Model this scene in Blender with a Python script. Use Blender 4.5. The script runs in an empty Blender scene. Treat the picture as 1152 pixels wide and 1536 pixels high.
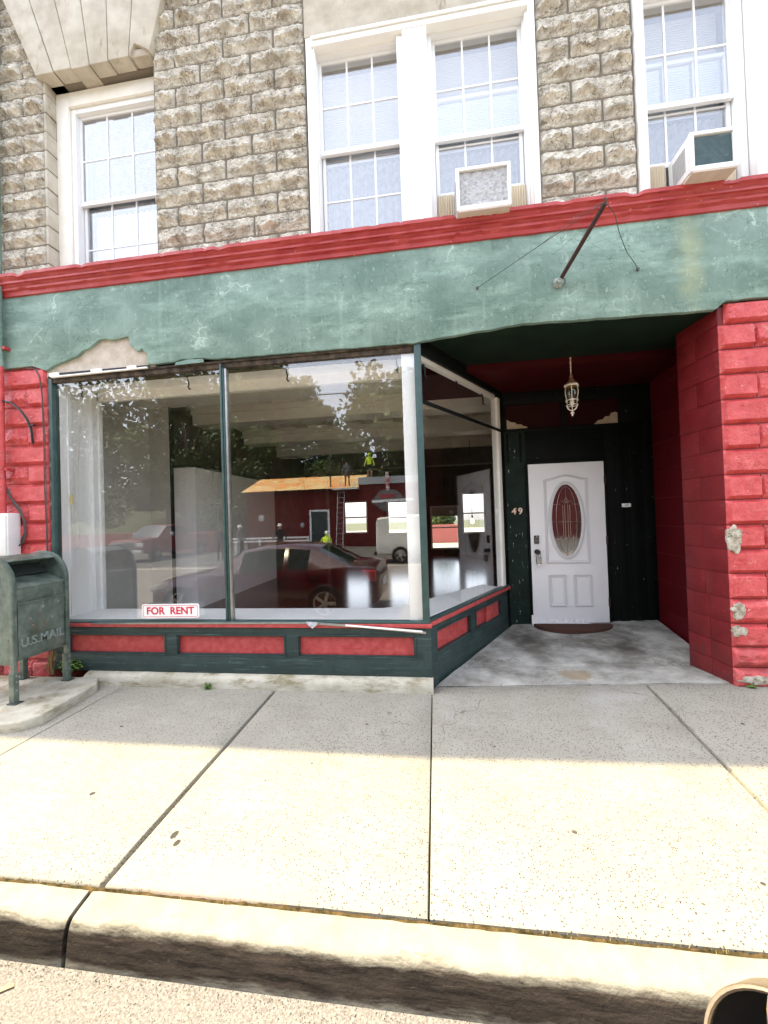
import bpy, bmesh, math, random
from mathutils import Vector, Matrix, noise
random.seed(7)
R = math.radians
scene = bpy.context.scene
COL = scene.collection
H, D = 1.55, 3.4788

# ------------------------------------------------------------------ mesh builder
class MB:
    def __init__(s): s.v = []; s.f = []; s.m = []; s.mi = 0
    def add(s, vs, fs):
        n = len(s.v); s.v += [tuple(p) for p in vs]
        for f in fs: s.f.append(tuple(n + i for i in f)); s.m.append(s.mi)
        return s
    def box(s, x0, y0, z0, x1, y1, z1):
        if x0 > x1: x0, x1 = x1, x0
        if y0 > y1: y0, y1 = y1, y0
        if z0 > z1: z0, z1 = z1, z0
        v = [(x0,y0,z0),(x1,y0,z0),(x1,y1,z0),(x0,y1,z0),(x0,y0,z1),(x1,y0,z1),(x1,y1,z1),(x0,y1,z1)]
        return s.add(v, [(0,3,2,1),(4,5,6,7),(0,1,5,4),(1,2,6,5),(2,3,7,6),(3,0,4,7)])
    def obox(s, M, sx, sy, sz, c=(0,0,0)):
        v = [M @ Vector((c[0]+a*sx/2, c[1]+b*sy/2, c[2]+d*sz/2)) for a,b,d in
             [(-1,-1,-1),(1,-1,-1),(1,1,-1),(-1,1,-1),(-1,-1,1),(1,-1,1),(1,1,1),(-1,1,1)]]
        return s.add(v, [(0,3,2,1),(4,5,6,7),(0,1,5,4),(1,2,6,5),(2,3,7,6),(3,0,4,7)])
    def bar(s, a, b, w, h):          # box bar between two points, w across (horizontal), h vertical
        a, b = Vector(a), Vector(b); d = (b-a); L = d.length; x = d.normalized()
        up = Vector((0,0,1)) if abs(x.z) < .98 else Vector((0,1,0))
        y = up.cross(x).normalized(); z = x.cross(y)
        M = Matrix((x,y,z)).transposed().to_4x4(); M.translation = (a+b)/2
        return s.obox(M, L, w, h)
    def tube(s, pts, r, n=8, cap=True):
        pts = [Vector(p) for p in pts]; rings = []
        rr = r if isinstance(r, (list,tuple)) else [r]*len(pts)
        prev = None
        for i, p in enumerate(pts):
            t = (pts[min(i+1,len(pts)-1)] - pts[max(i-1,0)]).normalized()
            if prev is None:
                a = t.orthogonal().normalized()
            else:
                a = (prev - t*prev.dot(t)).normalized()
            prev = a; b = t.cross(a)
            rings.append([p + (a*math.cos(2*math.pi*k/n) + b*math.sin(2*math.pi*k/n))*rr[i] for k in range(n)])
        v = [q for ring in rings for q in ring]; f = []
        for i in range(len(pts)-1):
            for k in range(n):
                f.append((i*n+k, i*n+(k+1)%n, (i+1)*n+(k+1)%n, (i+1)*n+k))
        if cap: f.append(tuple(range(n-1,-1,-1))); f.append(tuple((len(pts)-1)*n+k for k in range(n)))
        return s.add(v, f)
    def lathe(s, prof, c=(0,0,0), n=24, axis='Z', cap=True):
        v = []; f = []
        for r, z in prof:
            for k in range(n):
                a = 2*math.pi*k/n
                q = (r*math.cos(a), r*math.sin(a), z)
                if axis == 'Y': q = (q[0], q[2], q[1])
                if axis == 'X': q = (q[2], q[0], q[1])
                v.append((q[0]+c[0], q[1]+c[1], q[2]+c[2]))
        for i in range(len(prof)-1):
            for k in range(n):
                f.append((i*n+k, i*n+(k+1)%n, (i+1)*n+(k+1)%n, (i+1)*n+k))
        if cap: f.append(tuple(range(n-1,-1,-1))); f.append(tuple((len(prof)-1)*n+k for k in range(n)))
        return s.add(v, f)
    def prism(s, poly, a, b, plane='XZ'):    # closed polygon extruded between a and b along the third axis
        n = len(poly)
        def P(p, t):
            return {'XZ':(p[0],t,p[1]), 'XY':(p[0],p[1],t), 'YZ':(t,p[0],p[1])}[plane]
        v = [P(p,a) for p in poly] + [P(p,b) for p in poly]
        f = [tuple(range(n-1,-1,-1)), tuple(range(n,2*n))]
        for i in range(n): j=(i+1)%n; f.append((i,j,n+j,n+i))
        return s.add(v, f)
    def grid(s, nu, nv, fn):
        v = [fn(i/nu, j/nv) for j in range(nv+1) for i in range(nu+1)]
        f = [(j*(nu+1)+i, j*(nu+1)+i+1, (j+1)*(nu+1)+i+1, (j+1)*(nu+1)+i) for j in range(nv) for i in range(nu)]
        return s.add(v, f)

def wl(o):
    p = Vector((0,0,0))
    while o: p += o.location; o = o.parent
    return p

def obj(name, mb, m, parent=None, bevel=0, smooth=False, seg=2, recalc=True, angle=35, tri=False):
    me = bpy.data.meshes.new(name)
    me.from_pydata(mb.v, [], mb.f)
    for mm in (m if isinstance(m, (list,tuple)) else [m]): me.materials.append(mm)
    if isinstance(m, (list,tuple)):
        for p, k in zip(me.polygons, mb.m): p.material_index = k
    if recalc or bevel:
        bm = bmesh.new(); bm.from_mesh(me)
        if recalc: bmesh.ops.recalc_face_normals(bm, faces=bm.faces)
        if tri: bmesh.ops.triangulate(bm, faces=[f for f in bm.faces if len(f.verts) > 4])
        if bevel:
            es = [e for e in bm.edges if len(e.link_faces) == 2 and e.calc_face_angle(0) > R(30)]
            bmesh.ops.bevel(bm, geom=es, offset=bevel, segments=seg, affect='EDGES', profile=.6, clamp_overlap=True)
        bm.to_mesh(me); bm.free()
    if smooth or bevel:
        for p in me.polygons: p.use_smooth = True
        try: me.set_sharp_from_angle(angle=R(angle))
        except Exception: pass
    o = bpy.data.objects.new(name, me); COL.objects.link(o)
    if parent is not None:
        o.parent = parent; o.location = -wl(parent)
    return o

def tag(o, label=None, cat=None, group=None, kind=None):
    if label: o['label'] = label
    if cat: o['category'] = cat
    if group: o['group'] = group
    if kind: o['kind'] = kind
    return o
def thing(name, label, cat, loc=(0,0,0), group=None):
    o = bpy.data.objects.new(name, None); COL.objects.link(o); o.location = loc
    o.empty_display_size = .1
    return tag(o, label, cat, group)
def struct(name, mb, m, **k):
    o = obj(name, mb, m, **k); o['kind'] = 'structure'; return o
def copy_tree(o, parent=None):
    c = o.copy(); COL.objects.link(c); c.parent = parent
    for ch in list(o.children): copy_tree(ch, c)
    return c
def text_mb(txt, size, depth, mat4, bold=0.0, spacing=1.0, mirror=False, w=None, res=4):
    cu = bpy.data.curves.new('t', 'FONT'); cu.body = txt; cu.size = size; cu.extrude = depth/2
    cu.offset = bold; cu.align_x = 'CENTER'; cu.align_y = 'CENTER'; cu.space_character = spacing; cu.resolution_u = res
    o = bpy.data.objects.new('t', cu); COL.objects.link(o)
    bpy.context.view_layer.update()
    me = bpy.data.meshes.new_from_object(o.evaluated_get(bpy.context.evaluated_depsgraph_get()))
    xs = [v.co.x for v in me.vertices]; sc = 1 if not w else w/(max(xs)-min(xs))
    mb = MB(); mb.add([mat4 @ Vector((v.co.x*sc*(-1 if mirror else 1), v.co.y, v.co.z)) for v in me.vertices], [tuple(p.vertices) for p in me.polygons])
    bpy.data.objects.remove(o); bpy.data.meshes.remove(me); bpy.data.curves.remove(cu)
    return mb

# ------------------------------------------------------------------ materials
def mat(name, col, rough=.6, metal=0, col2=None, s1=6, f1=.5, bump=0, bs=40, bd=.01, spec=.5, fleck=None, fs=120, fthr=.12, streak=None, det=6, coat=0, band=(.35,.65)):
    m = bpy.data.materials.new(name); m.use_nodes = True
    nt = m.node_tree; N = nt.nodes; L = nt.links; b = N['Principled BSDF']
    b.inputs['Roughness'].default_value = rough; b.inputs['Metallic'].default_value = metal
    b.inputs['Specular IOR Level'].default_value = spec if spec!=.5 or rough<.7 else .22; b.inputs['Coat Weight'].default_value = coat
    b.inputs['Base Color'].default_value = (*col, 1)
    tc = N.new('ShaderNodeTexCoord'); m['tc'] = tc.name
    c = None
    if col2:
        n = N.new('ShaderNodeTexNoise'); n.inputs['Scale'].default_value = s1; n.inputs['Detail'].default_value = det; n.inputs['Roughness'].default_value = .62
        L.new(tc.outputs['Object'], n.inputs['Vector'])
        r = N.new('ShaderNodeValToRGB'); r.color_ramp.elements[0].position = band[0]; r.color_ramp.elements[1].position = band[1]
        r.color_ramp.elements[0].color = (*col, 1); r.color_ramp.elements[1].color = (*col2, 1)
        L.new(n.outputs['Fac'], r.inputs['Fac']); c = r.outputs['Color']
    if streak:   # (colour, scale vector, threshold lo, hi)
        mp = N.new('ShaderNodeMapping'); mp.inputs['Scale'].default_value = streak[1]; L.new(tc.outputs['Object'], mp.inputs['Vector'])
        n = N.new('ShaderNodeTexNoise'); n.inputs['Scale'].default_value = 1; n.inputs['Detail'].default_value = 7; n.inputs['Roughness'].default_value = .7
        L.new(mp.outputs['Vector'], n.inputs['Vector'])
        r = N.new('ShaderNodeValToRGB'); r.color_ramp.elements[0].position = streak[2]; r.color_ramp.elements[1].position = streak[3]
        r.color_ramp.elements[0].color = (0,0,0,1); r.color_ramp.elements[1].color = (1,1,1,1); L.new(n.outputs['Fac'], r.inputs['Fac'])
        mx = N.new('ShaderNodeMix'); mx.data_type = 'RGBA'; L.new(r.outputs['Color'], mx.inputs['Factor'])
        if c: L.new(c, mx.inputs['A'])
        else: mx.inputs['A'].default_value = (*col, 1)
        mx.inputs['B'].default_value = (*streak[0], 1); c = mx.outputs['Result']
    if fleck:
        n = N.new('ShaderNodeTexVoronoi'); n.inputs['Scale'].default_value = fs; L.new(tc.outputs['Object'], n.inputs['Vector'])
        r = N.new('ShaderNodeValToRGB'); r.color_ramp.elements[0].position = fthr; r.color_ramp.elements[1].position = fthr + .06
        r.color_ramp.elements[0].color = (1,1,1,1); r.color_ramp.elements[1].color = (0,0,0,1); L.new(n.outputs['Distance'], r.inputs['Fac'])
        # only some cells
        n2 = N.new('ShaderNodeMath'); n2.operation = 'GREATER_THAN'; n2.inputs[1].default_value = .55
        sp = N.new('ShaderNodeSeparateColor'); L.new(n.outputs['Color'], sp.inputs['Color']); L.new(sp.outputs[0], n2.inputs[0])
        mu = N.new('ShaderNodeMath'); mu.operation = 'MULTIPLY'; L.new(n2.outputs[0], mu.inputs[0]); L.new(r.outputs['Color'], mu.inputs[1])
        mx = N.new('ShaderNodeMix'); mx.data_type = 'RGBA'; L.new(mu.outputs[0], mx.inputs['Factor'])
        if c: L.new(c, mx.inputs['A'])
        else: mx.inputs['A'].default_value = (*col, 1)
        mx.inputs['B'].default_value = (*fleck, 1); c = mx.outputs['Result']
    if c: L.new(c, b.inputs['Base Color']); 
    if bump:
        n = N.new('ShaderNodeTexNoise'); n.inputs['Scale'].default_value = bs; n.inputs['Detail'].default_value = 8; n.inputs['Roughness'].default_value = .65
        L.new(tc.outputs['Object'], n.inputs['Vector'])
        bp = N.new('ShaderNodeBump'); bp.inputs['Strength'].default_value = bump; bp.inputs['Distance'].default_value = bd
        L.new(n.outputs['Fac'], bp.inputs['Height']); L.new(bp.outputs['Normal'], b.inputs['Normal'])
    return m
def over(m, col, build):
    """lay a further colour over a material; build(N, L, tc) returns a mask socket"""
    nt = m.node_tree; N = nt.nodes; L = nt.links; b = N['Principled BSDF']; tc = N[m['tc']]
    mask = build(N, L, tc); inp = b.inputs['Base Color']
    mx = N.new('ShaderNodeMix'); mx.data_type = 'RGBA'; L.new(mask, mx.inputs['Factor'])
    if inp.is_linked: L.new(inp.links[0].from_socket, mx.inputs['A'])
    else: mx.inputs['A'].default_value = inp.default_value
    mx.inputs['B'].default_value = (*col, 1); L.new(mx.outputs['Result'], inp)
    return m
def ramp(N, L, sock, a, b, inv=False):
    r = N.new('ShaderNodeMapRange'); r.clamp = True
    r.inputs['From Min'].default_value = a; r.inputs['From Max'].default_value = b
    r.inputs['To Min'].default_value = 1 if inv else 0; r.inputs['To Max'].default_value = 0 if inv else 1
    L.new(sock, r.inputs['Value']); return r.outputs['Result']
def mulm(N, L, a, b):
    m = N.new('ShaderNodeMath'); m.operation = 'MULTIPLY'; L.new(a, m.inputs[0])
    if isinstance(b, (int,float)): m.inputs[1].default_value = b
    else: L.new(b, m.inputs[1])
    return m.outputs[0]
def noisem(N, L, tc, scale, a, b, vec=None, det=6, rough=.6):
    n = N.new('ShaderNodeTexNoise'); n.inputs['Scale'].default_value = scale; n.inputs['Detail'].default_value = det; n.inputs['Roughness'].default_value = rough
    if vec:
        mp = N.new('ShaderNodeMapping'); mp.inputs['Scale'].default_value = vec; L.new(tc.outputs['Object'], mp.inputs['Vector']); L.new(mp.outputs['Vector'], n.inputs['Vector'])
    else: L.new(tc.outputs['Object'], n.inputs['Vector'])
    return ramp(N, L, n.outputs['Fac'], a, b)
def blob(N, L, tc, cx, cy, cz, rx, ry, rz, edge=.35, wob=3., amp=.5):
    """soft-edged irregular patch at a place (stain)"""
    mp = N.new('ShaderNodeMapping'); mp.vector_type = 'POINT'
    mp.inputs['Location'].default_value = (-cx/rx, -cy/ry, -cz/rz); mp.inputs['Scale'].default_value = (1/rx, 1/ry, 1/rz)
    L.new(tc.outputs['Object'], mp.inputs['Vector'])
    ln = N.new('ShaderNodeVectorMath'); ln.operation = 'LENGTH'; L.new(mp.outputs['Vector'], ln.inputs[0])
    n = N.new('ShaderNodeTexNoise'); n.inputs['Scale'].default_value = wob; n.inputs['Detail'].default_value = 6; L.new(tc.outputs['Object'], n.inputs['Vector'])
    ad = N.new('ShaderNodeMath'); ad.operation = 'MULTIPLY_ADD'; L.new(n.outputs['Fac'], ad.inputs[0]); ad.inputs[1].default_value = amp*2; ad.inputs[2].default_value = -amp
    sm = N.new('ShaderNodeMath'); sm.operation = 'ADD'; L.new(ln.outputs['Value'], sm.inputs[0]); L.new(ad.outputs[0], sm.inputs[1])
    return ramp(N, L, sm.outputs[0], 1-edge, 1, True)
def cracks(N, L, tc, scale, w, dist=.35, ds=3., vec=(1,1,1)):
    n = N.new('ShaderNodeTexNoise'); n.inputs['Scale'].default_value = ds; n.inputs['Detail'].default_value = 5; L.new(tc.outputs['Object'], n.inputs['Vector'])
    sc = N.new('ShaderNodeVectorMath'); sc.operation = 'SCALE'; sc.inputs['Scale'].default_value = dist; L.new(n.outputs['Color'], sc.inputs[0])
    ad = N.new('ShaderNodeVectorMath'); ad.operation = 'ADD'; L.new(tc.outputs['Object'], ad.inputs[0]); L.new(sc.outputs['Vector'], ad.inputs[1])
    mp = N.new('ShaderNodeMapping'); mp.inputs['Scale'].default_value = vec; L.new(ad.outputs['Vector'], mp.inputs['Vector'])
    v = N.new('ShaderNodeTexVoronoi'); v.feature = 'DISTANCE_TO_EDGE'; v.inputs['Scale'].default_value = scale; L.new(mp.outputs['Vector'], v.inputs['Vector'])
    return ramp(N, L, v.outputs['Distance'], 0, w, True)
def glassmat(name, fac, tint=(1,1,1), rough=0.0):
    m = bpy.data.materials.new(name); m.use_nodes = True; nt = m.node_tree; N = nt.nodes; L = nt.links; N.remove(N['Principled BSDF'])
    t = N.new('ShaderNodeBsdfTransparent'); t.inputs['Color'].default_value = (*tint, 1)
    g = N.new('ShaderNodeBsdfGlossy'); g.inputs['Roughness'].default_value = rough
    ge = N.new('ShaderNodeNewGeometry'); dt = N.new('ShaderNodeVectorMath'); dt.operation = 'DOT_PRODUCT'
    L.new(ge.outputs['Normal'], dt.inputs[0]); L.new(ge.outputs['Incoming'], dt.inputs[1])
    ab = N.new('ShaderNodeMath'); ab.operation = 'ABSOLUTE'; L.new(dt.outputs['Value'], ab.inputs[0])
    om = N.new('ShaderNodeMath'); om.operation = 'SUBTRACT'; om.inputs[0].default_value = 1; L.new(ab.outputs[0], om.inputs[1])
    pw = N.new('ShaderNodeMath'); pw.operation = 'POWER'; L.new(om.outputs[0], pw.inputs[0]); pw.inputs[1].default_value = 5
    ma = N.new('ShaderNodeMath'); ma.operation = 'MULTIPLY_ADD'; ma.use_clamp = True; L.new(pw.outputs[0], ma.inputs[0]); ma.inputs[1].default_value = .9-fac; ma.inputs[2].default_value = fac+.035
    mx = N.new('ShaderNodeMixShader'); L.new(ma.outputs[0], mx.inputs['Fac']); L.new(t.outputs[0], mx.inputs[1]); L.new(g.outputs[0], mx.inputs[2])
    L.new(mx.outputs[0], N['Material Output'].inputs['Surface']); return m

M = {}
M['stone'] = mat('stone', (.37,.335,.275), .9, col2=(.68,.64,.56), s1=9, bump=1, bs=42, bd=.018, band=(.38,.60), streak=((.20,.155,.11),(7,7,14),.57,.70))
over(M['stone'], (.05,.034,.022), lambda N,L,tc: mulm(N,L,mulm(N,L,cracks(N,L,tc,11,.040,.25,9,(1,1,1.6)),noisem(N,L,tc,6,.42,.54)),.9))
over(M['stone'], (.88,.84,.75), lambda N,L,tc: mulm(N,L,noisem(N,L,tc,16,.55,.62,(1,1,2),8,.78),.6))
over(M['stone'], (.10,.075,.05), lambda N,L,tc: mulm(N,L,noisem(N,L,tc,48,.62,.68,None,5,.7),.5))
M['smoothstone'] = mat('smooth_stone', (.42,.375,.30), .9, col2=(.56,.52,.44), s1=5, bump=.4, bs=60, bd=.006, streak=((.28,.22,.16),(9,9,3),.60,.74))
over(M['smoothstone'], (.20,.15,.10), lambda N,L,tc: mulm(N,L,noisem(N,L,tc,40,.60,.70,None,6,.75),.6))
M['mortar'] = mat('mortar', (.19,.165,.13), .95, bump=.4, bs=60)
M['red'] = mat('red_paint', (.45,.042,.044), .45, col2=(.58,.085,.085), s1=11, bump=.8, bs=50, bd=.009, streak=((.34,.022,.028),(7,7,10),.57,.70))
over(M['red'], (.85,.45,.42), lambda N,L,tc: mulm(N,L,noisem(N,L,tc,26,.66,.72),.7))
over(M['red'], (.20,.010,.014), lambda N,L,tc: mulm(N,L,noisem(N,L,tc,75,.60,.68,None,4,.7),.8))
over(M['red'], (.80,.36,.34), lambda N,L,tc: mulm(N,L,noisem(N,L,tc,7,.58,.80,(1,1,2),8,.8),.5))
def grime(N,L,tc):
    sp = N.new('ShaderNodeSeparateXYZ'); L.new(tc.outputs['Object'], sp.inputs[0])
    return mulm(N,L,mulm(N,L,ramp(N,L,sp.outputs['Z'],.12,.55,True),noisem(N,L,tc,9,.42,.62,None,8,.78)),.8)
over(M['red'], (.11,.035,.030), grime)
over(M['red'], (.72,.40,.36), lambda N,L,tc: mulm(N,L,mulm(N,L,cracks(N,L,tc,16,.03,.3,6),noisem(N,L,tc,5,.54,.62)),.7))
M['redsmooth'] = mat('red_cornice_paint', (.32,.020,.022), .5, col2=(.40,.045,.042), s1=5, bump=.35, bs=50, bd=.006, streak=((.30,.02,.02),(12,12,6),.62,.72))
over(M['redsmooth'], (.85,.55,.5), lambda N,L,tc: mulm(N,L,noisem(N,L,tc,32,.68,.73),.8))
over(M['redsmooth'], (.16,.010,.010), lambda N,L,tc: mulm(N,L,noisem(N,L,tc,1,.60,.68,(5,30,45),6,.75),.75))
M['redside'] = mat('red_paint_shaded_side', (.125,.004,.006), .5, col2=(.17,.009,.012), s1=5, bump=.3, bs=50, bd=.005)  # pillar red in a darker copy, entrance shade put into the colour
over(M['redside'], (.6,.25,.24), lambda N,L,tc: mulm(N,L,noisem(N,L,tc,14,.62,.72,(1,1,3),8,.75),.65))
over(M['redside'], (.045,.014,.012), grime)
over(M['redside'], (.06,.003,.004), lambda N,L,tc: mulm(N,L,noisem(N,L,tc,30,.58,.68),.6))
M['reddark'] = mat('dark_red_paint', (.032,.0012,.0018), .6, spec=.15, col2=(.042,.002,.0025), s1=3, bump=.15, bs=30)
M['chip'] = mat('bare_block', (.26,.22,.16), .95, col2=(.50,.46,.38), s1=18, bump=.8, bs=30, bd=.015, band=(.4,.6), streak=((.08,.06,.045),(30,30,45),.56,.64))
M['green'] = mat('green_stucco', (.112,.180,.152), .75, col2=(.215,.305,.265), s1=2.2, bump=.5, bs=26, bd=.008, band=(.33,.68))
over(M['green'], (.42,.58,.50), lambda N,L,tc: mulm(N,L,noisem(N,L,tc,1,.50,.66,(.9,1,3.2),8,.7),.42))
over(M['green'], (.07,.13,.10), lambda N,L,tc: mulm(N,L,mulm(N,L,cracks(N,L,tc,7.5,.020,.3,5),noisem(N,L,tc,1.6,.42,.50)),.75))
over(M['green'], (.55,.68,.60), lambda N,L,tc: mulm(N,L,mulm(N,L,cracks(N,L,tc,2.6,.035,.7,4,(1,1,.8)),noisem(N,L,tc,2.2,.55,.66)),.6))
over(M['green'], (.40,.42,.24), lambda N,L,tc: mulm(N,L,blob(N,L,tc,2.17,0,3.6,.13,9,.6,.9,9,.7),.42))
over(M['green'], (.40,.55,.47), lambda N,L,tc: mulm(N,L,noisem(N,L,tc,1,.58,.72,(16,16,1.1),5),.18))
over(M['green'], (.50,.62,.55), lambda N,L,tc: mulm(N,L,noisem(N,L,tc,38,.62,.70,(1,1,.6),5,.7),.55))
over(M['green'], (.06,.115,.095), lambda N,L,tc: mulm(N,L,noisem(N,L,tc,1,.56,.68,(3,3,10),9,.8),.5))
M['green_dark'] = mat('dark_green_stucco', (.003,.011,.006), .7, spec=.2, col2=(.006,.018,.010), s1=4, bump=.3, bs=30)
M['cement'] = mat('bare_cement', (.42,.36,.29), .95, col2=(.56,.50,.43), s1=9, bump=.4, bs=70, fleck=(.3,.16,.1), fs=90, fthr=.16)
M['woodgreen'] = mat('green_wood_paint', (.013,.028,.027), .5, col2=(.022,.042,.040), s1=7, bump=.35, bs=30, bd=.004, streak=((.06,.11,.10),(2,2,40),.55,.68))
over(M['woodgreen'], (.55,.62,.60), lambda N,L,tc: mulm(N,L,noisem(N,L,tc,55,.70,.74),.8))
M['framegreen'] = mat('green_frame_paint', (.022,.052,.049), .45, col2=(.036,.075,.069), s1=10, bump=.2, bs=40, bd=.003)
over(M['framegreen'], (.5,.6,.58), lambda N,L,tc: mulm(N,L,noisem(N,L,tc,60,.70,.74),.8))
M['blackboard'] = mat('black_green_boards', (.0016,.0026,.0022), .6, spec=.15, col2=(.003,.005,.004), s1=5, bump=.3, bs=30, bd=.003)
over(M['blackboard'], (.35,.40,.37), lambda N,L,tc: mulm(N,L,noisem(N,L,tc,1,.70,.73,(60,60,14)),.8))
M['doorleft'] = mat('flaking_green_boards', (.004,.011,.008), .6, spec=.2, col2=(.009,.022,.017), s1=5, bump=.3, bs=30, bd=.003)
over(M['doorleft'], (.5,.56,.52), lambda N,L,tc: mulm(N,L,noisem(N,L,tc,1,.66,.70,(45,45,9)),.9))
M['redpanel'] = mat('faded_red_panel', (.36,.035,.035), .6, col2=(.48,.08,.075), s1=14, bump=.5, bs=22, bd=.004, streak=((.36,.03,.03),(3,3,28),.56,.68))
M['white'] = mat('white_paint', (.86,.86,.84), .45, col2=(.80,.80,.77), s1=5, bump=.12, bs=30, bd=.003, band=(.5,.8))
M['whiteold'] = mat('old_white_paint', (.88,.86,.80), .6, col2=(.80,.77,.70), s1=5, bump=.25, bs=25, bd=.003, band=(.45,.75))
M['whitedoor'] = mat('white_door_paint', (.82,.81,.82), .35, col2=(.77,.75,.75), s1=2.5, bump=.05, bs=20, band=(.5,.8))
over(M['whitedoor'], (.35,.32,.28), lambda N,L,tc: mulm(N,L,mulm(N,L,blob(N,L,tc,1.68,1.63,.14,.6,1,.10,.9,9,.9),noisem(N,L,tc,30,.45,.65)),.6))
over(M['whitedoor'], (.45,.43,.40), lambda N,L,tc: mulm(N,L,blob(N,L,tc,1.31,1.63,1.02,.07,1,.16,.9,18,.9),.35))
M['vinyl'] = mat('vinyl_white', (.80,.81,.82), .35)
M['screen'] = mat('dark_gap', (.04,.04,.045), .7)
M['curtain'] = mat('lace_curtain', (.15,.15,.155), .9, col2=(.25,.25,.255), s1=16, bump=.35, bs=60, bd=.01, det=8)
M['blind'] = mat('blind_slats', (.62,.62,.62), .5, col2=(.54,.54,.54), s1=3)
M['concrete'] = mat('sidewalk_concrete', (.268,.250,.204), .85, col2=(.308,.290,.240), s1=2.2, bump=.45, bs=120, bd=.004, fleck=(.045,.028,.020), fs=88, fthr=.28, det=9)
M['concrete']['x']=1
over(M['concrete'], (.06,.042,.032), lambda N,L,tc: mulm(N,L,noisem(N,L,tc,60,.64,.69,None,3,.6),.9))
over(M['concrete'], (.22,.20,.175), lambda N,L,tc: mulm(N,L,noisem(N,L,tc,160,.50,.64,None,3),.7))
over(M['concrete'], (.38,.27,.21), lambda N,L,tc: mulm(N,L,blob(N,L,tc,-1.0,-1.93,0,.52,.13,1,.7,14,.55),.75))
over(M['concrete'], (.50,.38,.22), lambda N,L,tc: mulm(N,L,blob(N,L,tc,1.02,-1.05,.03,.22,.06,1,.8,9,.4),.4))
over(M['concrete'], (.34,.34,.33), lambda N,L,tc: mulm(N,L,noisem(N,L,tc,1.1,.56,.75,None,8),.35))
over(M['concrete'], (.30,.29,.24), lambda N,L,tc: mulm(N,L,mulm(N,L,blob(N,L,tc,-1.9,-.14,0,1.6,.09,1,.7,7,.6),noisem(N,L,tc,12,.45,.6)),.55))
over(M['concrete'], (.045,.04,.035), lambda N,L,tc: blob(N,L,tc,-1.335,-1.70,0,.018,.028,1,.2,20,.15))
over(M['concrete'], (.045,.04,.035), lambda N,L,tc: blob(N,L,tc,-1.29,-1.745,0,.016,.022,1,.2,20,.15))
over(M['concrete'], (.045,.04,.035), lambda N,L,tc: blob(N,L,tc,-2.02,-1.47,0,.018,.016,1,.2,20,.15))
over(M['concrete'], (.045,.04,.035), lambda N,L,tc: blob(N,L,tc,-2.93,-1.27,0,.030,.018,1,.2,20,.15))
M['joint'] = mat('joint_dirt', (.016,.011,.006), .95, col2=(.05,.034,.016), s1=18)
M['moss'] = mat('joint_moss', (.022,.020,.006), .95, col2=(.12,.075,.028), s1=30, bump=.8, bs=90, bd=.01)
M['kerb'] = mat('kerb_concrete', (.245,.226,.180), .85, col2=(.31,.288,.232), s1=9, bump=.7, bs=70, bd=.008, fleck=(.25,.20,.17), fs=55, fthr=.10)
def kerbdirt(N,L,tc):
    sp = N.new('ShaderNodeSeparateXYZ'); L.new(tc.outputs['Object'], sp.inputs[0])
    n = N.new('ShaderNodeTexNoise'); n.inputs['Scale'].default_value = 1; n.inputs['Detail'].default_value = 8; n.inputs['Roughness'].default_value = .72
    mp = N.new('ShaderNodeMapping'); mp.inputs['Scale'].default_value = (3.5,9,22); L.new(tc.outputs['Object'], mp.inputs['Vector']); L.new(mp.outputs['Vector'], n.inputs['Vector'])
    a = N.new('ShaderNodeMath'); a.operation = 'MULTIPLY_ADD'; L.new(n.outputs['Fac'], a.inputs[0]); a.inputs[1].default_value = .09; a.inputs[2].default_value = -.045
    s = N.new('ShaderNodeMath'); s.operation = 'ADD'; L.new(sp.outputs['Z'], s.inputs[0]); L.new(a.outputs[0], s.inputs[1])
    top = ramp(N,L,s.outputs[0],-.036,-.012,True)
    low = ramp(N,L,s.outputs[0],-.158,-.128)
    return mulm(N,L,mulm(N,L,top,low),mulm(N,L,noisem(N,L,tc,1,.15,.36,(5,5,30),7,.75),.97))
over(M['kerb'], (.050,.036,.026), kerbdirt)
over(M['kerb'], (.003,.002,.0015), lambda N,L,tc: mulm(N,L,mulm(N,L,kerbdirt(N,L,tc),noisem(N,L,tc,1,.42,.60,(4,6,40),8,.8)),.85))
over(M['kerb'], (.20,.16,.13), lambda N,L,tc: mulm(N,L,noisem(N,L,tc,1,.60,.70,(7,18,60),8,.8),.75))
for a,b,r in ((-.55,-.62,.011),(.62,-1.52,.012),(-.82,-1.1,.008),(1.28,-1.72,.010),(-2.45,-.78,.012),(2.05,-.55,.012),(-1.05,-1.28,.007),(.35,-.85,.008)):
    over(M['concrete'], (.05,.042,.035), lambda N,L,tc: blob(N,L,tc,a,b,0,r*1.2,r,1,.25,25,.25))
over(M['concrete'], (.11,.095,.075), lambda N,L,tc: mulm(N,L,mulm(N,L,cracks(N,L,tc,.8,.004,.9,1.4),noisem(N,L,tc,.9,.52,.56)),.8))
over(M['concrete'], (.20,.18,.145), lambda N,L,tc: mulm(N,L,noisem(N,L,tc,2.4,.50,.72,(1,2.5,1),9,.75),.55))
M['asphalt'] = mat('road_surface', (.19,.17,.155), .9, col2=(.29,.265,.245), s1=110, bump=1, bs=95, bd=.012, fleck=(.07,.06,.055), fs=125, fthr=.24, det=3, band=(.42,.6))
M['asphaltdark'] = mat('far_asphalt', (.07,.068,.066), .9, col2=(.13,.128,.125), s1=3, bump=.4, bs=60)
M['yellow'] = mat('yellow_line', (.42,.28,.10), .8, col2=(.30,.25,.19), s1=40)
M['whiteline'] = mat('white_line', (.6,.58,.5), .8)
M['floor'] = mat('entry_concrete', (.20,.19,.165), .85, col2=(.42,.405,.365), s1=2.6, bump=.4, bs=60, bd=.006, band=(.38,.6))
over(M['floor'], (.035,.030,.022), lambda N,L,tc: mulm(N,L,blob(N,L,tc,1.02,1.12,.1,.34,.36,1,.9,7,.9),.8))
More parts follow.
